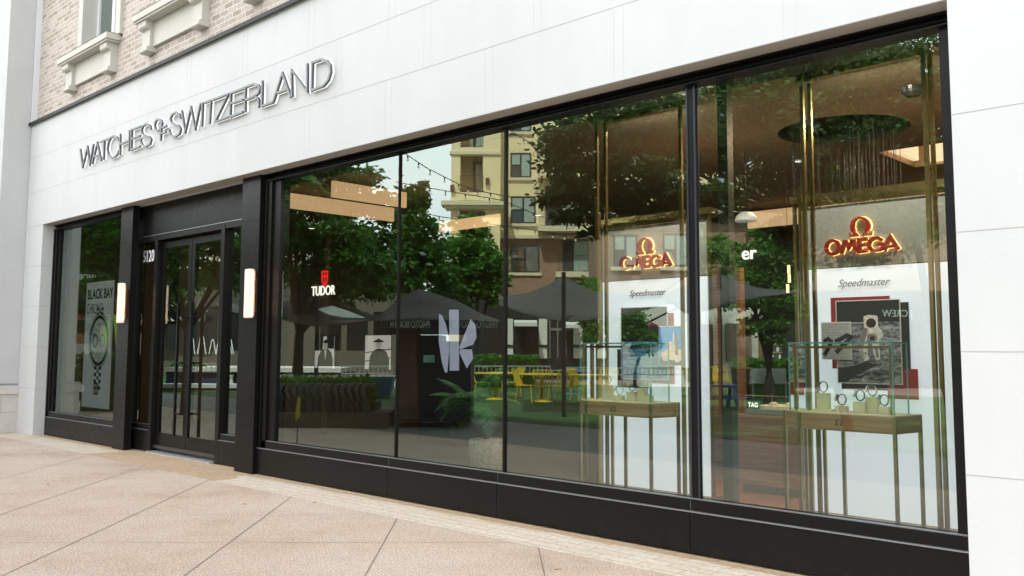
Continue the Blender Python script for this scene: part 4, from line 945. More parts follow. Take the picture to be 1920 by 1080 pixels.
q.box(lx - .085, lx + .085, y - .002, y - .001, lz - .09, lz + .09, mat('badge_red', (.25, .02, .02), .5)); q.text('BORN TO', .045, (lx, y - .0035, lz + .025), (1, 0, 0), (0, 0, 1), (0, .001, 0), white_p, width=.14, offset=.02); q.text('DARE', .07, (lx, y - .0035, lz - .065), (1, 0, 0), (0, 0, 1), (0, .001, 0), white_p, width=.14, offset=.03); q.build('badge', ps)
#@@OUT
# ================================================================== THE SQUARE BEHIND THE PHOTOGRAPHER (seen mirrored in the glass)
turf_m = mat('turf_green', (.022, .075, .012), .9, noise=(.8, .25), bump=(80, .5))
struct(MB().poly([(-70, -18, .004), (12, -18, .004), (12, -1.75, .004), (-70, -1.75, .004)], turf_m).build('turf_lawn'))
struct(MB().poly([(-90, -32, .0), (30, -32, .0), (30, -18.004, .0), (-90, -18.004, .0)], mat('far_paving', (.24, .20, .185), .9, noise=(1, .2))).build('far_pavement'))
def FR(d): return lambda v: D2(v[0], v[2], d + v[1])
def rect(px0, py0, px1, py1, d):                # pixel rectangle -> u0,u1,z0,z1
    a = L2(px0, py1, d); b = L2(px1, py0, d); return a[0], b[0], a[1], b[1]
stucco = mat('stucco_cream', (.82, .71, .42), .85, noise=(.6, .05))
stucco_l = mat('cornice_cream', (.68, .62, .42), .8)
brick_r = brick_mat('brick_brown', (.33, .18, .11), (.22, .12, .075), (.38, .30, .22), .22, .075, .012, 'sum')
win_d = mat('far_window_glass', (.03, .06, .055), .05, spec=1.0)
blind = mat('far_window_blind', (.33, .42, .38), .6)
frm_d = mat('far_window_frame', (.03, .03, .028), .5)
iron = mat('iron_railing', (.015, .015, .015), .5)
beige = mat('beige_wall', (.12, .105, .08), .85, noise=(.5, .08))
white_w = mat('white_shop_panel', (.66, .66, .58), .8)
dark_w = mat('dark_shopfront', (.018, .017, .015), .45)
dglass = mat('dark_shop_glass', (.012, .014, .013), .08)
def bthing(name, label, cat, u, d, group=None): p = D2(u, 0, d); return thing(name, label, cat, (p.x, p.y, 0), group)
def window(par, r, d, y0=-.03, sill=True):
    u0, u1, z0, z1 = r; f = FR(d)
    w_ = MB(f); t_ = .09; um = (u0 + u1) / 2; zm = (z0 + z1) / 2
    w_.box(u0, u0 + t_, y0, .1, z0, z1, frm_d).box(u1 - t_, u1, y0, .1, z0, z1, frm_d).box(u0 + t_, u1 - t_, y0, .1, z0, z0 + t_, frm_d).box(u0 + t_, u1 - t_, y0, .1, z1 - t_, z1, frm_d).box(um - .05, um + .05, y0, .1, z0 + t_, z1 - t_, frm_d)
    if sill: w_.box(u0 - .15, u1 + .15, y0 - .12, .1, z0 - .18, z0 - .01, stucco_l)
    o = w_.build('window', par)
    MB(f).box(u0 + t_, um - .05, -.01, .06, z0 + t_, z1 - t_, blind).box(um + .05, u1 - t_, -.01, .06, zm, z1 - t_, blind).box(um + .05, u1 - t_, -.01, .06, z0 + t_, zm, win_d).build('pane', o)
def railing(par, u0, u1, y, z0, z1, d, step=.14, m=iron, name='railing'):
    q = MB(FR(d)); q.box(u0, u1, y - .02, y + .02, z1 - .04, z1, m).box(u0, u1, y - .02, y + .02, z0, z0 + .04, m)
    n = max(2, int((u1 - u0) / step))
    for i in range(n + 1):
        u = u0 + (u1 - u0) * i / n; q.box(u - .012, u + .012, y - .012, y + .012, z0, z1, m)
    return q.build(name, par)
# --- apartment block: balcony tower, main wall, right wing
AD = 58
ap1 = bthing('apartment_building', 'tall cream apartment block with stacked balconies over a brown brick base', 'building', L2(980, 600, AD)[0], AD)
def A(px, py, d=AD): return L2(px, py, d)
u_l, u_b0, u_b1, u_r = A(845, 400)[0], A(862, 400)[0], A(905, 400)[0], A(938, 400)[0]
zt = A(900, 120)[1]; zbr = A(1000, 440)[1]
q = MB(FR(AD)); q.box(u_l, u_b0, 0, 8, 0, zt, stucco).box(u_b1, u_r, 0, 8, 0, zt, stucco)
for ya, yb in ((284, 276), (375, 360), (520, 445)):
    q.box(u_b0, u_b1, 0, 8, A(880, ya)[1], A(880, yb)[1], stucco)
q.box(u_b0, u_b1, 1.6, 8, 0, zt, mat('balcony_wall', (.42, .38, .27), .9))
q.build('tower_wall', ap1)
q = MB(FR(AD)); q.box(u_l - .6, u_r + .5, -.5, 1, A(880, 386)[1], A(880, 378)[1], stucco_l).box(u_l - .35, u_r + .3, -.3, .9, A(880, 392)[1], A(880, 386)[1], stucco_l).box(u_l - .1, u_r, -.12, .5, A(880, 290)[1], A(880, 284)[1], stucco_l); q.build('cornice', ap1)
for ya, yb in ((276, 200), (360, 290), (445, 378)):
    z0, z1 = A(880, ya)[1], A(880, yb)[1]
    b_ = MB(FR(AD)); b_.box(u_b0 + .75, u_b1 - .1, 1.5, 1.62, z0, z0 + 2.3, frm_d).box(u_b0 + .95, u_b0 + 1.25, 1.45, 1.5, z0 + .2, z0 + 2.1, blind).box(u_b0 + 1.4, u_b1 - .2, 1.45, 1.5, z0 + .2, z0 + 2.1, blind); b_.build('balcony_door', ap1)
    railing(ap1, u_b0, u_b1, -.02, z0 + .05, z0 + 1.08, AD)
q = MB(FR(AD))
for px_, py_ in ((848, 353), (914, 340)): u, z = A(px_, py_); q.box(u - .12, u + .12, -.25, 0, z - .2, z + .2, bronze)
q.build('wall_light', ap1)
um0, um1 = A(938, 400)[0], A(1140, 400)[0]
MB(FR(AD)).box(um0, um1, 1.5, 9, zbr, zt, stucco).build('wall', ap1)
MB(FR(AD)).box(um0, um1, 1.48, 9, 0, zbr, brick_r).build('brick_base', ap1)
MB(FR(AD)).box(um0, um1, 1.2, 1.5, zbr - .1, zbr + .12, stucco_l).build('band', ap1)
def windowd(par, r, d, dy):
    f0 = FR(d); 
    globals()['FR_save'] = FR
    u0, u1, z0, z1 = r
    w_ = MB(FR(d + dy)); t_ = .09; um = (u0 + u1) / 2; zm = (z0 + z1) / 2
    w_.box(u0, u0 + t_, -.05, .1, z0, z1, frm_d).box(u1 - t_, u1, -.05, .1, z0, z1, frm_d).box(u0 + t_, u1 - t_, -.05, .1, z0, z0 + t_, frm_d).box(u0 + t_, u1 - t_, -.05, .1, z1 - t_, z1, frm_d).box(um - .05, um + .05, -.05, .1, z0 + t_, z1 - t_, frm_d).box(u0 + t_, um - .05, -.05, .1, zm - .04, zm + .04, frm_d)
    w_.box(u0 - .15, u1 + .15, -.14, .1, z0 - .2, z0 - .01, stucco_l)
    o = w_.build('window', par)
    MB(FR(d + dy)).box(u0 + t_, um - .05, -.02, .06, zm + .04, z1 - t_, blind).box(u0 + t_, um - .05, -.02, .06, z0 + t_, zm - .04, win_d).box(um + .05, u1 - t_, -.02, .06, z0 + t_, z1 - t_, blind).build('pane', o)
for r in ((957, 205, 996, 247), (957, 287, 996, 333), (958, 368, 1004, 419), (958, 459, 1011, 511)):
    windowd(ap1, rect(*r, AD + 1.5), AD, 1.5)
for (a, b, c_, e_) in ((1022, 349, 1083, 428), (1022, 250, 1083, 330), (1055, 452, 1097, 512)):
    u0, u1, z0, z1 = rect(a, b, c_, e_, AD + 1.5)
    MB(FR(AD + 1.5)).box(u0, u1, -.06, .2, z0, z1, mat('balcony_dark', (.05, .05, .045), .7) if 'balcony_dark' not in MATS else MATS['balcony_dark']).box((u0 + u1) / 2, (u0 + u1) / 2 + .9, -.1, -.06, z0 + .1, z0 + 2.1, blind).build('balcony_door', ap1)
    MB(FR(AD + 1.5)).box(u0 - .5, u1 + .9, -1.3, 0, z0 - .35, z0, stucco_l).build('balcony_slab', ap1)
    railing(ap1, u0 - .4, u1 + .7, .3, z0, z0 + 1.05, AD)
# right wing, nearer
BD = 46
ap2 = bthing('apartment_building', 'nearer wing of brown brick apartments with a cream top and wide cornice behind the tree', 'building', L2(1260, 600, BD)[0], BD)
Bq = lambda px, py: L2(px, py, BD)
u0, u1 = Bq(1128, 400)[0], Bq(1398, 400)[0]; zb2 = Bq(1260, 408)[1]
MB(FR(BD)).box(u0, u1, 0, 8, 0, zb2, brick_r).build('brick_base', ap2); MB(FR(BD)).box(u0, u1, .02, 8, zb2, Bq(1260, 150)[1], stucco).build('wall', ap2)
MB(FR(BD)).box(u0 - .2, u1 + .2, -.5, .3, zb2, zb2 + .35, stucco_l).build('cornice', ap2)
for r in ((1155, 340, 1205, 395), (1243, 336, 1290, 392), (1150, 440, 1195, 500), (1243, 438, 1290, 500), (1296, 425, 1322, 505), (1150, 240, 1200, 300), (1243, 240, 1290, 300), (1340, 330, 1380, 385)): windowd(ap2, rect(*r, BD), BD, 0)
railing(ap2, Bq(1225, 400)[0], Bq(1300, 400)[0], -.4, zb2 + .35, zb2 + 1.4, BD)
WD = 50
ap3 = bthing('apartment_building', 'far brown brick apartment block behind the dark storefront at the right', 'building', L2(1700, 600, WD)[0], WD)
u0, u1 = L2(1400, 400, WD)[0], L2(2050, 400, WD)[0]; zt3 = L2(1700, 345, WD)[1]
MB(FR(WD)).box(u0, u1, 0, 8, 0, zt3, brick_r).build('brick_wall', ap3); MB(FR(WD)).box(u0 - .2, u1 + .2, -.4, .3, zt3, zt3 + .5, stucco_l).build('cornice', ap3)
for k in range(6):
    for a_, b2 in ((372, 420), (452, 505)): windowd(ap3, rect(1430 + 85 * k, a_, 1475 + 85 * k, b2, WD), WD, 0) if False else None
# low block behind the left trees
CD = 48
bl = bthing('shop_block', 'low beige shop block with a sloped pale roof edge behind the left trees', 'building', L2(450, 600, CD)[0], CD)
Cq = lambda px, py: L2(px, py, CD)
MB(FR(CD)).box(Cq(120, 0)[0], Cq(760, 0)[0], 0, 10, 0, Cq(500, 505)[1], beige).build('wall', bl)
MB(FR(CD)).box(Cq(120, 0)[0], Cq(745, 0)[0], -.6, 6, Cq(500, 505)[1], Cq(500, 488)[1], stucco_l).build('cornice', bl)
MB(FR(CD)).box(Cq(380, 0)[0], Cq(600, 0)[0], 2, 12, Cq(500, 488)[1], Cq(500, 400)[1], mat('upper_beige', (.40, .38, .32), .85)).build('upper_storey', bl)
MB(FR(CD)).box(Cq(400, 0)[0], Cq(560, 0)[0], -.2, 0, Cq(500, 575)[1], Cq(500, 515)[1], mat('fascia_taupe', (.07, .06, .05), .6)).build('fascia', bl)
q = MB(FR(CD))
for a, b in ((305, 345), (350, 400), (405, 455), (462, 510), (600, 640), (650, 690), (700, 735)): u0, u1, z0, z1 = rect(a, 585, b, 655, CD); q.box(u0, u1, -.05, 0, z0, z1, dglass)
q.build('shop_window', bl)
MB(FR(CD)).box(Cq(305, 0)[0], Cq(398, 0)[0], -1.2, 0, Cq(350, 603)[1], Cq(350, 590)[1], mat('awning_white', (.6, .58, .56), .7)).box(Cq(290, 0)[0], Cq(330, 0)[0], -1.3, 0, Cq(350, 607)[1], Cq(350, 603)[1], mat('canopy_brown', (.25, .11, .07), .7)).build('canopy', bl)
# storefront row under the apartments
SD = 42
sr = bthing('storefront', 'row of dark shopfronts with pale panels beyond the yellow chairs', 'storefront', L2(1060, 600, SD)[0], SD)
Sq = lambda px, py: L2(px, py, SD)
MB(FR(SD)).box(Sq(880, 0)[0], Sq(1215, 0)[0], 0, 2.5, 0, Sq(1000, 560)[1], dark_w).build('wall', sr)
q = MB(FR(SD))
for a, b in ((945, 962), (1010, 1026), (1075, 1092), (1120, 1136), (1175, 1190)): u0, u1, z0, z1 = rect(a, 598, b, 672, SD); q.box(u0, u1, -.12, 0, z0, z1, white_w); q.box(u0 - .08, u1 + .08, -.16, -.12, Sq(0, 658)[1] if False else z0 + .5, z0 + .62, frm_d)
q.build('pale_panel', sr)
q = MB(FR(SD))
for a in (1030, 1045, 1060): u0, u1, z0, z1 = rect(a, 600, a + 2, 672, SD); q.box(u0, u1, -.06, 0, z0, z1, mat('mullion_grey', (.2, .2, .19), .5) if 'mullion_grey' not in MATS else MATS['mullion_grey'])
u0, u1, z0, z1 = rect(1030, 615, 1072, 620, SD); q.box(u0, u1, -.06, 0, z0, z1, MATS['mullion_grey']); q.build('glazing_bars', sr)
u0, u1, z0, z1 = rect(985, 622, 1008, 690, SD); MB(FR(SD)).box(u0, u1, -.1, 0, z0, z1, mat('door_brown', (.05, .02, .015), .5)).build('door', sr)
aw = mat('awning_cream', (.62, .64, .58), .7)
def awning(px0, px1, py0, py1, dz, m, m2, label, d):
    t = bthing('shop_awning', label, 'awning', L2((px0 + px1) / 2, py0, d)[0], d, 'awnings over the far shopfronts')
    a, b = L2(px0, py1, d), L2(px1, py0, d); f = FR(d)
    MB(f).prism([(a[0], 0, b[1]), (a[0], 0, b[1] - .05), (a[0], -1.2, a[1]), (a[0], -1.2, a[1] + .05)], (b[0] - a[0], 0, 0), m).build('canvas', t)
    MB(f).box(a[0], b[0], -1.22, -1.2, a[1] - dz, a[1] + .05, m2).build('valance', t)
awning(964, 1006, 600, 608, .12, aw, aw, 'cream scalloped awning over the brown door', SD - .2)
awning(1054, 1082, 598, 612, .1, aw, aw, 'small white awning left of the yellow green tree', SD - .2)
redw = mat('awning_red', (.45, .02, .03), .7)
awning(1196, 1328, 572, 600, .22, aw, redw, 'white awning with a bright red valance at the far shops', 36)
# dark storefront on the right with a mirrored name
RD = 34
rs = bthing('storefront', 'dark storefront with lit shelves and raised lettering behind the big tree', 'storefront', L2(1600, 600, RD)[0], RD)
Rq = lambda px, py: L2(px, py, RD)
MB(FR(RD)).box(Rq(1440, 0)[0], Rq(1900, 0)[0], 0, 6, 0, Rq(1600, 545)[1], dark_w).build('wall', rs)
MB(FR(RD)).box(Rq(1198, 0)[0], Rq(1442, 0)[0], .5, 6, 0, Rq(1600, 575)[1], white_w).build('pale_wall', rs)
MB(FR(RD)).box(Rq(1415, 0)[0], Rq(1426, 0)[0], .2, .5, 0, Rq(1420, 605)[1], mat('siding_wood', (.38, .24, .10), .7)).build('wood_siding', rs)
MB(FR(RD)).box(Rq(1296, 0)[0], Rq(1330, 0)[0], .3, .5, 0, Rq(1420, 608)[1], dglass).box(Rq(1355, 0)[0], Rq(1400, 0)[0], .3, .5, Rq(0, 672)[1], Rq(1420, 606)[1], mat('shop_blind', (.24, .19, .14), .6)).build('shop_window', rs)
u0, u1, z0, z1 = rect(1428, 620, 1464, 676, RD)
q = MB(FR(RD)); q.box(u0, u1, -.04, 0, z0, z1, mat('shelf_lit', (.06, .08, .06), emit=(.35, .5, .35), es=.10))
for k in range(1, 4): q.box(u0, u1, -.08, -.04, z0 + (z1 - z0) * k / 4, z0 + (z1 - z0) * k / 4 + .04, mat('shelf_wood', (.4, .26, .12), .6) if k == 1 else MATS['shelf_wood'])
for k in range(14): uu = u0 + .1 + (k * .37 % 1) * (u1 - u0 - .2); q.box(uu, uu + .07, -.09, -.05, z0 + (z1 - z0) * (k % 4) / 4 + .05, z0 + (z1 - z0) * (k % 4) / 4 + .22, white_p)
q.build('shelf_window', rs)
q = MB(); pc = D2(Rq(1682, 588)[0], Rq(1682, 588)[1] - .12, RD - .06); U = Vector((-RH.x, RH.y, 0)); N_ = Vector((FH.x, -FH.y, 0))
q.text('J.CREW', .27, pc, U, (0, 0, 1), N_ * .04, mat('letter_grey', (.4, .44, .38), .5, emit=(.7, .8, .65), es=.3), width=1.15, offset=.008); q.build('lettering', rs)
# hexagonal red sign on the white wall
u, z = L2(1222, 622, RD + .3); q = MB(FR(RD + .3))
q.prism([(u + .36 * math.sin(k * math.pi / 3), -.1, z + .36 * math.cos(k * math.pi / 3)) for k in range(6)], (0, .1, 0), mat('sign_red', (.4, .03, .025), .5))
q.prism([(u + .05 + .28 * math.sin(k * math.pi / 3), -.12, z + .28 * math.cos(k * math.pi / 3)) for k in range(6)], (0, .02, 0), frm_d)
o = q.build('hexagon_sign', loc=tuple(D2(u, z - .4, RD + .3))); tag(o, 'small red hexagonal sign on the pale far wall', 'sign')
# left: slatted tower, navy blade sign, green screen
d = 27; u0, u1, z0, z1 = rect(118, 478, 174, 350, d)
t = thing('timber_tower', 'dark brown plank clad corner tower at the far left of the left window', 'tower', tuple(D2(u0, 0, d + 1)))
q = MB(FR(d)); n = 13
for k in range(n): q.box(u0, u1, 0, 2, z0 + (z1 - z0) * k / n + .02, z0 + (z1 - z0) * (k + 1) / n - .02, mat('plank_brown', (.075, .035, .025), .7) if k == 0 else MATS['plank_brown'])
q.box(u0 + .04, u1 - .04, .04, 1.96, z0, z1, steel_d); q.box(u0, u1, .02, 2, 0, z0, dark_w); q.build('cladding', t)
d = 26; u0, u1, z0, z1 = rect(132, 536, 191, 503, d)
t = thing('blade_sign', 'navy shop sign with small white lettering above the left window poster', 'sign', tuple(D2((u0 + u1) / 2, z0, d)))
MB(FR(d)).box(u0, u1, 0, .4, z0, z1, mat('sign_navy', (.012, .025, .06), .5)).build('board', t)
pc = D2(L2(163, 519, d)[0], L2(163, 519, d)[1] - .07, d - .03); q = MB(); q.text('BONOBOS', .15, pc, U, (0, 0, 1), N_ * .02, mat('sign_letter_white', (.7, .72, .72), .5, emit=(1, 1, 1), es=.25), width=.98, offset=.01); q.build('lettering', t)
d = 24; u0, u1, z0, z1 = rect(140, 645, 232, 585, d)
t = thing('outdoor_screen', 'outdoor screen with lime green and orange picture above a white board', 'screen', tuple(D2((u0 + u1) / 2, 0, d)))
lime = mat('screen_lime', (.4, .7, .02), emit=(.62, 1, .02), es=.45)
um = L2(190, 600, d)[0]; u15 = L2(160, 600, d)[0]
MB(FR(d)).box(um, u1, 0, .1, z0, z1, lime).box(u15, um, 0, .1, z0, z1, mat('screen_teal', (.1, .3, .3), .5, emit=(.25, .5, .45), es=.2, noise=(3, .8))).box(u0, u15, 0, .1, z0, z1, mat('screen_orange', (.45, .12, .05), .5, emit=(1, .3, .12), es=.2, noise=(3, .8))).build('picture', t)
MB(FR(d)).box(u0, u1, 0, .12, L2(190, 688, d)[1], z0 - .04, mat('board_white', (.68, .70, .66), .6)).box(u0, u1, -.02, 0, z0 - .06, z0, black_m).build('board', t)
pc = D2(L2(172, 668, d)[0], L2(172, 668, d)[1] - .13, d - .03); q = MB(); q.text('BM', .26, pc, U, (0, 0, 1), N_ * .02, mat('board_letter', (.1, .12, .14), .6), width=.5); q.build('lettering', t)
MB(FR(d)).box(u0 + .2, u0 + .3, .05, .15, 0, L2(190, 688, d)[1], iron).box(u1 - .3, u1 - .2, .05, .15, 0, L2(190, 688, d)[1], iron).build('legs', t)
# --- photo booth
d = 16.2; booth = bthing('photo_booth', 'black photo booth kiosk with white lettered header band under a dark tent roof', 'kiosk', L2(818, 700, d)[0], d)
f = FR(d); Pq = lambda px, py: L2(px, py, d)
bm_ = mat('booth_black', (.010, .010, .011), .5)
gx0, gx1 = Pq(746, 0)[0], Pq(888, 0)[0]; zg0 = Pq(0, 806)[1]; zg0 = L2(816, 806, d)[1]
MB(f).box(gx0 + .2, gx1 - .55, .3, 1.6, .12, Pq(816, 628)[1], bm_).build('cabin', booth)
MB(f).box(gx1 - .6, gx1, .1, 1.6, .12, Pq(816, 640)[1], bm_).build('side_wall', booth)
u0, u1, z0, z1 = rect(730, 628, 900, 600, d)
MB(f).box(u0, u1, -.1, -.04, z0, z1, bm_).build('header_band', booth); 
q = MB(); pc = D2(Pq(770, 610)[0], Pq(770, 610)[1] - .05, d - .13); lt = mat('booth_letter', (.28, .30, .26), .6, emit=(.6, .7, .6), es=.35)
q.text('PHOTO BOOTH', .14, pc, U, (0, 0, 1), N_ * .02, lt, width=.69, offset=.004)
pc = D2(Pq(892, 610)[0], Pq(892, 610)[1] - .05, d - .13); q.text('PHOTO BOOTH', .14, pc, U, (0, 0, 1), N_ * .02, lt, width=.76, offset=.004); q.build('lettering', booth)
MB(f).prism([(gx0, .25, .15), (gx0 + .45, .25, .15), (gx0 + .38, .25, 1.75), (gx0 + .1, .25, 1.75)], (0, .08, 0), mat('booth_poster', (.13, .075, .065), .5, noise=(3, .5))).build('side_board', booth)
u0, u1, z0, z1 = rect(791, 680, 812, 666, d); MB(f).box(u0, u1, .26, .30, z0, z1, mat('booth_screen', (.2, .35, .3), emit=(.4, .8, .65), es=.25)).build('screen', booth)
q = MB(f)
for u in (gx0 + .3, gx1 - .3): q.ball((u, .5, .07), .07, bm_)
q.box(gx0, gx1, .2, 1.6, .10, .14, bm_); q.build('base', booth)
# --- sail canopies
sail = mat('sail_grey', (.035, .036, .032), .8)
def canopy(label, top, bot, dt, db, m=sail, name='shade_sail', grp='dark grey shade sails over the square'):
    """top and bottom edge lists of pixel points; the top edge hangs dt metres off, the bottom edge db"""
    n = 14
    def samp(e, t):
        L_ = [math.dist(a, b) for a, b in zip(e, e[1:])]; s = t * sum(L_); i = 0
        while i < len(L_) - 1 and s > L_[i]: s -= L_[i]; i += 1
        k = min(1, s / L_[i]); a, b = e[i], e[i + 1]; return (a[0] + (b[0] - a[0]) * k, a[1] + (b[1] - a[1]) * k)
    g = []
    for j in range(5):
        s = j / 4; row = []
        for i in range(n + 1):
            a, b = samp(top, i / n), samp(bot, i / n); u0, z0 = L2(*a, dt); u1, z1 = L2(*b, db)
            sag = -.12 * math.sin(math.pi * s) * math.sin(math.pi * i / n)
            row.append(D2(u0 + (u1 - u0) * s, z0 + (z1 - z0) * s + sag, dt + (db - dt) * s))
        g.append(row)
    vs = [p for r in g for p in r]; w_ = n + 1
    fs = [(j * w_ + i, j * w_ + i + 1, (j + 1) * w_ + i + 1, (j + 1) * w_ + i) for j in range(4) for i in range(n)]
    q = MB(); q.add(vs, fs, m); o = q.build(name, loc=tuple(vs[0]), smooth=True)
    sd_ = o.modifiers.new('s', 'SOLIDIFY'); sd_.thickness = .012
    return tag(o, label, 'shade sail', grp)
canopy('dark peaked shade sail whose point rises over the yellow chairs', [(936, 556), (985, 550), (1020, 538), (1045, 525), (1058, 512), (1075, 530), (1110, 545), (1160, 552), (1260, 552)], [(936, 572), (985, 588), (1040, 601), (1075, 603), (1120, 597), (1180, 588), (1230, 575), (1262, 568)], 22, 19)
canopy('dark shade sail stretching across behind the right display', [(1255, 548), (1300, 530), (1348, 512), (1380, 525), (1420, 540), (1500, 546)], [(1255, 566), (1290, 590), (1330, 580), (1380, 566), (1430, 556), (1500, 548)], 21, 18)
canopy('wide dark shade sail over the curved planter in the first big pane', [(512, 560), (560, 557), (600, 556), (640, 566), (690, 588), (742, 596)], [(512, 592), (545, 603), (590, 612), (640, 610), (690, 600), (742, 598)], 24, 20)
canopy('small pale corner of a shade sail left of the booth', [(597, 579), (622, 573), (650, 582), (684, 595)], [(597, 580), (620, 590), (650, 595), (684, 596)], 19.5, 19, mat('sail_pale', (.55, .62, .56), .7), grp='dark grey shade sails over the square')
canopy('dark peaked tent roof above the photo booth lettering', [(712, 590), (745, 565), (782, 540), (820, 552), (862, 566), (905, 590), (936, 600)], [(712, 602), (745, 601), (782, 600), (820, 600), (862, 601), (905, 602), (936, 604)], 17.6, 16.0)
canopy('pale grey shade sail above the doors reflection', [(392, 566), (420, 568), (455, 578)], [(392, 576), (420, 584), (455, 590)], 26, 24)
def pole(px_, pyb, pyt, d, r, label, grp='dark poles carrying the shade sails'):
    u, z1 = L2(px_, pyt, d); p = D2(u, 0, d); return tag(MB().tube([(p.x, p.y, 0), (p.x, p.y, z1)], r, iron, 8).build('sail_pole', loc=tuple(p)), label, 'pole', grp)
pole(1057, 780, 510, 19.0, .045, 'dark pole under the peak of the sail over the yellow chairs'); pole(1348, 780, 510, 20, .05, 'dark pole under the peak of the right sail'); pole(596, 740, 560, 21, .05, 'dark pole behind the curved planter')
# string lights
bulb = mat('bulb_glass', (.5, .5, .42), .3, emit=(1, .95, .8), es=.6)
def string(pts, d, label, bulbs, drop=.16):
    P = []; 
    for a, b in zip(pts, pts[1:]):
        for k in range(6): P.append((a[0] + (b[0] - a[0]) * k / 6, a[1] + (b[1] - a[1]) * k / 6))
    P.append(pts[-1]); W3 = [D2(*L2(px_, py_, d), d) for px_, py_ in P]
    t = thing('string_lights', label, 'string lights', tuple(W3[0]), 'strings of bulbs over the square')
    MB().tube(W3, .012, iron, 4, False).build('cable', t)
    q = MB()
    for k in range(bulbs):
        s = (k + .5) / bulbs * (len(W3) - 1); i = int(s); p = W3[i].lerp(W3[min(i + 1, len(W3) - 1)], s - i)
        q.tube([p, p - Vector((0, 0, drop * .5))], .02, iron, 5); q.ball(p - Vector((0, 0, drop * .75)), .035, bulb, 6, 4)
    q.build('bulbs', t)
string([(755, 285), (800, 315), (860, 345), (900, 358), (960, 370)], 24, 'string lights falling across the pale sky in the second pane', 9)
string([(742, 341), (790, 350), (850, 360), (940, 375), (1020, 408)], 26, 'nearly level string lights crossing in front of the balconies', 8)
string([(775, 395), (820, 405), (900, 418), (960, 425), (1040, 438), (1090, 445)], 28, 'lowest string lights in front of the tree tops', 12)
string([(940, 235), (985, 262), (1060, 330), (1130, 400)], 26, 'steep string lights falling from the top of the third pane', 8)
# --- trees
lf_d = leaf_mat('leaf_dark', (.018, .07, .008), (.038, .14, .014), (.08, .23, .028))
lf_m = leaf_mat('leaf_green', (.035, .12, .012), (.075, .22, .024), (.13, .33, .045))
lf_l = leaf_mat('leaf_light', (.06, .16, .02), (.12, .28, .04), (.20, .40, .08))
lf_o = leaf_mat('leaf_olive', (.022, .065, .012), (.05, .12, .024), (.10, .20, .045))
bark = mat('tree_bark', (.018, .015, .012), .9, noise=(6, .3))
def tree(label, px_, d, pzt, blobs, n, ls, lm, fork=.45, tr=.16, seed=1, cl=110, name='leafy_tree', grp='trees on the square', lean=0):
    """blobs: (px,py,rx_px,ry_px,depth offset)"""
    rr = random.Random(seed); u, _ = L2(px_, 600, d); base = D2(u, 0, d)
    t = thing(name, label, 'tree', (base.x, base.y, 0), grp)
    BL = []
    for bx_, by_, rx, ry, dd in blobs:
        uc, zc_ = L2(bx_, by_, d + dd); s = (d + dd) / 1707; BL.append((uc, zc_, d + dd, rx * s, ry * s))
    ztop = sum(b[1] for b in BL) / len(BL); zf = fork * ztop
    q = MB(); tp_ = D2(u + lean, zf, d)
    q.tube([base, base.lerp(tp_, .5) + Vector((rr.uniform(-.05, .05), rr.uniform(-.05, .05), 0)), tp_], [tr, tr * .8, tr * .65], bark, 10)
    for (uc, zc_, dd, rx, rz) in BL:
        c_ = D2(uc, zc_, dd); m1 = tp_.lerp(c_, .5) + Vector((rr.uniform(-.3, .3), rr.uniform(-.3, .3), .15)); q.tube([tp_, m1, c_], [tr * .5, tr * .34, tr * .14], bark, 7)
        for k in range(6):
            e = D2(uc + rr.uniform(-.8, .8) * rx, zc_ + rr.uniform(-.6, .8) * rz, dd + rr.uniform(-.8, .8) * rx)
            s0 = m1.lerp(c_, rr.uniform(0, 1)); q.tube([s0, s0.lerp(e, .5) + Vector((0, 0, .12)), e], [tr * .16, tr * .10, tr * .03], bark, 5)
    q.build('trunk', t)
    V, Fc = [], []; tot = sum(b[3] * b[4] for b in BL)
    for (uc, zc_, dd, rx, rz) in BL:
        nb = int(n * rx * rz / tot); ncl = max(8, int(cl * rx * rz / tot)); C_ = []
        for k in range(ncl):
            while True:
                a, b, c2 = rr.uniform(-1, 1), rr.uniform(-1, 1), rr.uniform(-1, 1); r2 = a * a + b * b + c2 * c2
                if .12 < r2 < 1: break
            C_.append((a, b, c2, rr.uniform(.10, .26)))
        for k in range(nb):
            a, b, c2, s = C_[rr.randrange(ncl)]
            g = lambda: rr.gauss(0, 1)
            lu, lz, ld = uc + (a + g() * s) * rx, zc_ + (b + g() * s * .55) * rz, dd + (c2 + g() * s) * min(rx, 3.5)
            p = D2(lu, lz, ld); dr = Vector((g(), g(), g() * .5 - .25)).normalized(); sd2 = dr.cross(Vector((g(), g(), g()))).normalized(); L_ = ls * rr.uniform(.6, 1.3)
            o = len(V); V += [p, p + dr * L_ * .5 + sd2 * L_ * .24, p + dr * L_, p + dr * L_ * .5 - sd2 * L_ * .24]; Fc.append((o, o + 1, o + 2, o + 3))
    MB().add(V, Fc, lm).build('crown', t)
    return t
tree('big spreading tree whose branches fill the first big pane', 562, 22, 0, [(560, 420, 85, 75, 0), (640, 350, 75, 60, 1), (530, 500, 60, 60, -1), (660, 470, 90, 60, 0), (600, 330, 70, 35, 0), (700, 420, 45, 60, 1), (545, 370, 45, 45, -2), (590, 520, 60, 40, 2), (700, 520, 50, 45, 2), (640, 560, 80, 35, 4)], 34000, .17, lf_d, .42, .16, 3, 180)
tree('narrow dark green tree standing against the sky in the second pane', 780, 34, 0, [(775, 400, 32, 55, 0), (778, 460, 50, 60, 0), (790, 530, 60, 50, 0), (757, 440, 30, 50, -1), (790, 370, 20, 30, 0)], 9000, .26, lf_d, .3, .22, 4)
tree('rounded green tree in front of the balcony tower', 890, 36, 0, [(860, 480, 45, 50, 0), (900, 500, 45, 55, 0), (840, 540, 50, 45, 0), (880, 440, 35, 35, 0), (925, 530, 25, 50, 0)], 8000, .26, lf_m, .3, .2, 5)
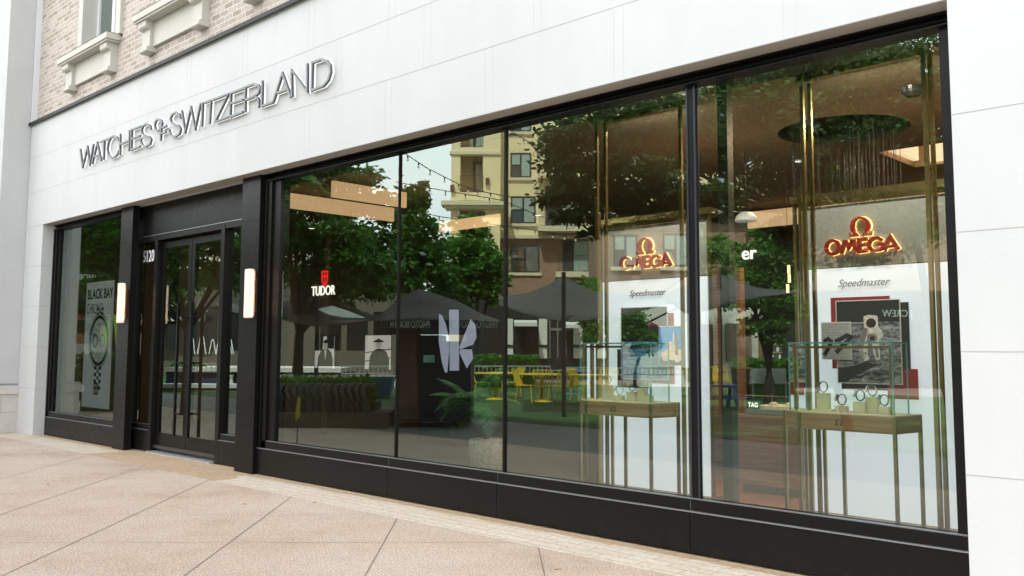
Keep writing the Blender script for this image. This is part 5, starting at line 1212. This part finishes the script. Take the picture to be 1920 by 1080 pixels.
tree('large overhanging tree covering the top right panes', 1590, 15, 0, [(1090, 270, 90, 50, -1), (1180, 230, 120, 60, 0), (1150, 340, 120, 50, -1), (1290, 260, 120, 75, 0), (1240, 380, 90, 40, -1), (1400, 250, 120, 90, 0), (1520, 180, 120, 90, 0), (1650, 200, 110, 110, 1), (1420, 150, 120, 60, 1), (1330, 380, 80, 35, -1), (1060, 360, 50, 30, -2), (1100, 410, 55, 30, -2), (1700, 330, 70, 70, 1)], 52000, .125, lf_o, .80, .08, 6, 800, lean=-1.0)
tree('dense bright green tree behind the gap between the displays', 1440, 24, 0, [(1440, 470, 60, 50, 0), (1420, 530, 55, 50, 0), (1470, 560, 55, 45, 0), (1440, 610, 45, 30, 0), (1480, 500, 40, 50, 1)], 10000, .17, lf_m, .35, .18, 7)
tree('pale yellow green young tree beside the left white display panel', 1110, 30, 0, [(1105, 560, 35, 35, 0), (1120, 610, 35, 30, 0), (1340, 480, 45, 40, 2), (1355, 540, 40, 40, 2)], 6500, .18, lf_l, .4, .10, 8)
tree('leafy green tree filling the upper left window and doors', 330, 19, 0, [(190, 450, 60, 65, 0), (250, 420, 60, 55, 0), (320, 480, 70, 55, 0), (380, 440, 60, 55, 0), (430, 500, 55, 45, 1), (210, 540, 50, 40, 0), (460, 440, 40, 50, 1)], 22000, .14, lf_m, .5, .09, 9)
tree('darker tree behind the poster in the left window', 215, 24, 0, [(180, 430, 60, 50, 0), (225, 500, 60, 60, 0), (170, 590, 40, 30, 0), (290, 560, 50, 40, 2)], 8000, .19, lf_d, .35, .16, 10)
tree('small young tree in front of the sea poster reflection', 1190, 28, 0, [(1185, 610, 28, 32, 0), (1205, 640, 26, 25, 0)], 3000, .17, lf_m, .4, .08, 12)
# hedges and planting (mass)
def hedge(label, px0, px1, pyt, d, lm, seed, z0=.3, n=3500, name='hedge'):
    rr = random.Random(seed); u0, zt_ = L2(px0, pyt, d); u1 = L2(px1, pyt, d)[0]; V, Fc = [], []
    for k in range(n):
        p = D2(rr.uniform(u0, u1), z0 + (zt_ - z0) * math.sqrt(rr.random()), d + rr.uniform(0, .8)); dr = Vector((rr.gauss(0, 1), rr.gauss(0, 1), rr.gauss(.4, 1))).normalized(); s2 = dr.cross(Vector((rr.gauss(0, 1), rr.gauss(0, 1), rr.gauss(0, 1)))).normalized(); L_ = .12 * rr.uniform(.6, 1.4)
        o = len(V); V += [p, p + dr * L_ * .5 + s2 * L_ * .3, p + dr * L_, p + dr * L_ * .5 - s2 * L_ * .3]; Fc.append((o, o + 1, o + 2, o + 3))
    q = MB(FR(d)); q.box(u0 + .1, u1 - .1, .15, .7, 0, zt_ - .2, lf_d); q2 = MB(); q2.add(V, Fc, lm); 
    q2.v += q.v; off = len(V); k_ = q2._m(lf_d); q2.f += [[i + off for i in f_] for f_ in q.f]; q2.mi += [k_] * len(q.f)
    return tag(q2.build(name, loc=tuple(D2((u0 + u1) / 2, 0, d))), label, 'hedge', 'clipped hedges beyond the lawn')
tree('second overhanging tree at the top right corner of the last pane', 1790, 13, 0, [(1600, 230, 120, 90, 0), (1700, 150, 120, 80, 0), (1500, 330, 90, 60, 0), (1650, 330, 110, 70, 1), (1760, 260, 90, 110, 0), (1560, 120, 110, 60, 1), (1450, 230, 80, 80, -1), (1740, 400, 70, 50, 1), (1610, 440, 120, 55, 0), (1500, 430, 60, 45, 0)], 30000, .12, lf_o, .85, .07, 31, 700, lean=-.6)
hedge('green hedge behind the silver railing beyond the yellow chairs', 890, 1010, 668, 33, lf_m, 21); hedge('green hedge in front of the dark storefront at the right', 1385, 1500, 676, 28, lf_m, 22); hedge('low green hedge behind the doors reflection', 306, 360, 684, 33, lf_m, 23, .6, 1800)
hedge('dark hedge beside the left window poster', 140, 235, 668, 20, lf_d, 24, .3, 2500)
# silver railing beyond the chairs
silv = mat('railing_silver', (.35, .36, .34), .5, .3)
def rail_fence(label, px0, px1, pyt, pyb, d, step=.14):
    u0, z1 = L2(px0, pyt, d); u1, z0 = L2(px1, pyb, d); z0 = max(z0, .02)
    q = MB(FR(d)); q.box(u0, u1, -.02, .02, z1 - .05, z1, silv).box(u0, u1, -.02, .02, z0, z0 + .04, silv); n = int((u1 - u0) / step)
    for i in range(n + 1): u = u0 + (u1 - u0) * i / n; q.box(u - .014, u + .014, -.014, .014, z0, z1, silv)
    tag(q.build('railing', loc=tuple(D2((u0 + u1) / 2, z0, d))), label, 'railing', 'silver railings round the square')
rail_fence('silver railing behind the yellow chairs in the third pane', 890, 1032, 685, 702, 31); rail_fence('silver railing behind the left display table', 1060, 1300, 688, 704, 30); rail_fence('silver railing in the pane gap right of the thick mullion', 1318, 1388, 696, 712, 29, .2); rail_fence('silver railing seen through the doors', 330, 400, 680, 698, 30); rail_fence('silver railing behind the first pane planter', 640, 735, 685, 702, 30)
d = 29; u0, u1, z0, z1 = rect(306, 728, 445, 700, d)
stw = brick_mat('stone_ledge', (.30, .22, .15), (.16, .12, .09), (.22, .18, .14), .5, .13, .015, 'sum')
t = thing('retaining_wall', 'low stacked stone wall with a pale cap beyond the lawn', 'wall', tuple(D2(u0, 0, d))); MB(FR(d)).box(u0 - 6, u1, 0, .5, 0, z1, stw).build('stonework', t); MB(FR(d)).box(u0 - 6.05, u1 + .05, -.06, .56, z1, z1 + .12, stone_r).build('cap', t)
d = 32; u0, u1, z0, z1 = rect(300, 690, 640, 664, d)
t = thing('fountain_basin', 'raised blue walled fountain basin with pale balustrade rail', 'fountain', tuple(D2((u0 + u1) / 2, 0, d)))
MB(FR(d)).box(u0, u1, 0, 3, 0, z1 - .15, mat('basin_blue', (.02, .035, .07), .5)).build('basin', t); MB(FR(d)).box(u0, u1, -.15, 3.1, z1 - .15, z1, stone_t).build('rail', t)
q = MB(FR(d))
for k in range(30): u = L2(426, 680, d)[0] + .27 * k; q.lathe([(.05, 0), (.09, .15), (.05, .35), (.08, .5)], (u, -.12, z1 - .75), stone_t, 8)
q.build('balusters', t)
jet = mat('water_jet', (.75, .8, .8), .2, emit=(.8, .9, .9), es=.02); rr = random.Random(4)
for px_, w_, h_ in ((326, 16, 35), (347, 16, 36), (368, 12, 28), (384, 16, 38), (400, 20, 36), (400, 14, 20), (433, 16, 36), (450, 16, 30)):
    q = MB(FR(d)); u, zb = L2(px_, 664, d); s = d / 1707
    arc = [(u + (k / 10 - .5) * w_ * s, 1 + rr.uniform(-.03, .03), zb + h_ * s * (1 - (k / 5 - 1) ** 2)) for k in range(11)]
    q.tube(arc, [.014 + .014 * rr.random() for _ in arc], jet, 5, False); q.build('water_jet', t)
# curved metal planter with shrubs
d = 16.5; pm_ = mat('planter_steel', (.10, .12, .12), .45, .3)
pt = bthing('planter', 'long planter of curved dark steel straps with hydrangeas on a stone kerb', 'planter', L2(600, 780, d)[0], d)
u0, u1 = L2(509, 780, d)[0], L2(690, 780, d)[0]; zT = L2(600, 721, d)[1]; zB = .28
for k in range(15):
    u = u0 + (u1 - u0) * k / 14; q = MB(FR(d)); pr = [(.02, zT), (-.10, zT - .02), (-.14, zT - .12), (-.03, zT - .33), (.05, zT - .5), (.0, zT - .7), (-.12, zB + .18), (-.08, zB + .04), (.03, zB)]
    pr = [(a - .0, b) for a, b in pr]
    q.ribbon([(a, b) for a, b in pr], .05, pm_, (u - .035 + .0, 0, 0), (.6, .7, 0), (0, 0, 1), (.05, -.03, 0)); q.build('strap', pt)
MB(FR(d)).box(u0 - .1, u1 + .1, .05, .13, zT - .03, zT + .02, pm_).box(u0 - .05, u1 + .05, .3, 1.3, .25, zT - .35, mat('planter_soil', (.012, .018, .008), .9)).build('top_rail', pt)
MB(FR(d)).box(u0 - .3, u1 + .4, -.3, 1.6, 0, .26, mat('kerb_stone', (.13, .10, .075), .9, noise=(4, .2))).build('kerb', pt)
V, Fc = [], []; rr = random.Random(8)
for k in range(5200):
    p = D2(rr.uniform(u0, u1), rr.uniform(.3, zT + .06), d + rr.uniform(.12, .9)); dr = Vector((rr.gauss(0, 1), rr.gauss(0, 1), rr.gauss(.3, 1))).normalized(); s2 = dr.cross(Vector((rr.gauss(0, 1), rr.gauss(0, 1), rr.gauss(0, 1)))).normalized(); L_ = .13 * rr.uniform(.6, 1.3)
    o = len(V); V += [p, p + dr * L_ * .5 + s2 * L_ * .3, p + dr * L_, p + dr * L_ * .5 - s2 * L_ * .3]; Fc.append((o, o + 1, o + 2, o + 3))
MB().add(V, Fc, lf_m).build('shrubs', pt)
q = MB(FR(d)); hy = mat('hydrangea_pale', (.34, .42, .24), .8)
for px_ in (528, 551, 573, 590, 603, 626, 640): u, z = L2(px_, 713, d); [q.ball((u + rr.uniform(-.06, .06), .4 + rr.uniform(-.1, .1), z + rr.uniform(-.04, .04)), .07, hy, 7, 5) for _ in range(4)]
q.build('flower_heads', pt)
# yellow and blue cafe furniture
yel = mat('chair_yellow', (.60, .45, .02), .45); blu = mat('furniture_blue', (.02, .12, .28), .45); teal = mat('furniture_teal', (.03, .22, .30), .5)
def chair(u, d, rot, m, label, grp):
    p = D2(u, 0, d); t = thing('cafe_chair', label, 'chair', (p.x, p.y, 0), grp); c, s = math.cos(rot), math.sin(rot)
    f = lambda v: Vector((p.x + c * v[0] - s * v[1], p.y + s * v[0] + c * v[1], v[2]))
    q = MB(f)
    for k in range(7): q.box(-.21 + .062 * k, -.17 + .062 * k, -.2, .2, .44, .455, m)
    q.box(-.23, .23, -.21, -.19, .43, .455, m).box(-.23, .23, .19, .21, .43, .455, m); q.build('seat', t)
    q = MB(f)
    for k in range(7): x = -.2 + .066 * k; q.tube([(x, .2, .45), (x * 1.06, .27, .65), (x * 1.1, .32, .84)], .014, m, 5)
    q.tube([(-.24, .2, .45), (-.26, .33, .86), (.26, .33, .86), (.24, .2, .45)], .014, m, 5); q.build('backrest', t)
    for x, y, x2, y2 in ((-.2, -.18, -.25, -.24), (.2, -.18, .25, -.24), (-.2, .18, -.25, .25), (.2, .18, .25, .25)): MB(f).tube([(x, y, .44), (x2, y2, 0)], .013, m, 5).build('leg', t)
def ctable(u, d, m, label, grp, w_=.62, h_=.74):
    p = D2(u, 0, d); t = thing('cafe_table', label, 'table', (p.x, p.y, 0), grp)
    MB().lathe([(w_, h_ - .03), (w_, h_)], (p.x, p.y, 0), m, 24).build('tabletop', t); MB().lathe([(.05, .04), (.045, h_ - .03)], (p.x, p.y, 0), m, 10).build('pedestal', t); MB().lathe([(.30, 0), (.26, .02), (.05, .10)], (p.x, p.y, 0), m, 18).build('foot', t)
GY, GT = 'yellow chairs on the lawn', 'round tables on the lawn'
CH = [(905, 21, .8, yel, 'yellow slatted chair at the left end of the third pane reflection'), (958, 21.3, 3.6, yel, 'yellow slatted chair turned towards the leftmost yellow table'), (988, 19.5, 1.2, yel, 'yellow slatted chair in front left of the middle yellow table'), (1018, 18.6, 2.4, yel, 'yellow slatted chair facing the middle yellow table'), (1050, 19.3, 5.0, yel, 'yellow slatted chair right of the middle yellow table'), (1092, 20.2, .4, yel, 'yellow slatted chair left of the display table case'), (1135, 19.6, 2.8, yel, 'yellow slatted chair behind the left glass case'),
      (1305, 22, .5, yel, 'yellow chair nearest the thick mullion in the last pane'), (1325, 22.6, 3.1, yel, 'yellow chair second from the thick mullion'), (1357, 23.0, 2.2, yel, 'yellow chair with its back to the viewer behind the blue table'), (1383, 22.0, 5.3, yel, 'yellow chair beside the walnut cabinet edge'), (1100, 25.5, 1, teal, 'teal chair behind the yellow chairs'), (1050, 26, 4, teal, 'teal chair at the far teal table')]
for px_, d, r, m, lb in CH:
    d = d * 1.24 if d < 25 else d * 1.12
    chair(L2(px_, 700, d)[0], d, r, m, lb, GY if m is yel else 'teal furniture on the lawn')
for px_, d, m, lb in ((930, 20.6, yel, 'round yellow table between the leftmost yellow chairs'), (1016, 19.8, yel, 'round yellow table between the middle yellow chairs'), (1112, 19.0, yel, 'round yellow table seen through the left display table'), (1072, 25.6, teal, 'round teal table beyond the yellow chairs')):
    d = d * 1.24 if d < 25 else d * 1.12
    ctable(L2(px_, 700, d)[0], d, m, lb, GT)
d = 22.0; u, _ = L2(1342, 740, d); t = bthing('picnic_table', 'blue plank picnic table in the gap right of the thick mullion', 'picnic table', u, d); f = FR(d)
MB(f).box(u - .5, u + .5, -.3, .3, .50, .56, blu).build('tabletop', t); MB(f).box(u - .7, u + .7, -.62, -.4, .24, .29, blu).box(u - .7, u + .7, .4, .62, .24, .29, blu).build('bench', t)
q = MB(f)
for s_ in (-.4, .4): q.prism([(u + s_ - .04, -.25, .5), (u + s_ - .04, -.17, .5), (u + s_ - .04, -.45, 0), (u + s_ - .04, -.55, 0)], (.08, 0, 0), blu).prism([(u + s_ - .04, .25, .5), (u + s_ - .04, .17, .5), (u + s_ - .04, .45, 0), (u + s_ - .04, .55, 0)], (.08, 0, 0), blu)
q.build('legs', t)
# grey bench, blue bins, spiky plants
d = 27; u0, u1, z0, z1 = rect(1400, 722, 1478, 700, d); t = bthing('park_bench', 'long pale grey bench in front of the hedge at the right', 'bench', u0, d)
MB(FR(d)).box(u0, u1, .2, .25, .45, .85, silv).build('backrest', t); MB(FR(d)).box(u0, u1, -.25, .2, .40, .45, silv).build('seat', t); MB(FR(d)).box(u0 + .1, u0 + .16, -.2, .2, 0, .4, silv).box(u1 - .16, u1 - .1, -.2, .2, 0, .4, silv).build('legs', t)
spk = leaf_mat('spiky_leaf', (.12, .16, .06), (.20, .25, .10), (.32, .36, .18))
for px_, py_, d, lb in ((1318, 668, 27, 'spiky pale plant in a black pot near the thick mullion'), (1388, 668, 27, 'spiky pale plant above the hedge')):
    u, z = L2(px_, py_, d); p = D2(u, 0, d); t = thing('spiky_plant', lb, 'plant', (p.x, p.y, 0), 'spiky plants by the far shops'); rr = random.Random(int(px_))
    MB().lathe([(.22, 0), (.28, z - .35)], (p.x, p.y, 0), black_m, 14).build('pot', t); q = MB()
    for k in range(90):
        a, e = rr.uniform(0, 6.28), rr.uniform(.1, 1.5); dv = Vector((math.cos(a) * math.cos(e), math.sin(a) * math.cos(e), math.sin(e))); L_ = rr.uniform(.4, .6); s2 = dv.cross(Vector((0, 0, 1))).normalized() * .018; b0 = Vector((p.x, p.y, z - .35)); q.add([b0 - s2, b0 + s2, b0 + dv * L_ - Vector((0, 0, .08))], [(0, 1, 2)], spk)
    q.build('leaves', t)
for px_, d, m, lb in ((700, 26, mat('tub_teal', (.02, .14, .22), .6), 'teal low tub behind the planter left of the booth'), (625, 25, MATS.get('tub_teal'), 'teal low tub behind the curved planter')):
    m = MATS['tub_teal']; u, _ = L2(px_, 700, d); tag(MB(FR(d)).prism([(u - .6, -.3, .6), (u + .6, -.3, .6), (u + .5, -.3, .02), (u - .5, -.3, .02)], (0, .6, 0), m).build('plant_tub', loc=tuple(D2(u, 0, d))), lb, 'tub', 'teal tubs on the square')
# yellow pennant near the planter kerb
d = 13.5; u, z = L2(558, 765, d); tag(MB(FR(d)).prism([(u, 0, z + .17), (u + .04, 0, z + .14), (u + .035, 0, z - .12), (u - .02, 0, z - .2), (u - .03, 0, z - .05)], (0, .01, 0), mat('pennant_yellow', (.55, .45, .04), .6)).tube([(u, .02, 0), (u, .02, z + .18)], .008, iron, 5).build('pennant', loc=tuple(D2(u, 0, d))), 'small yellow pennant on a stick in front of the curved planter', 'flag')
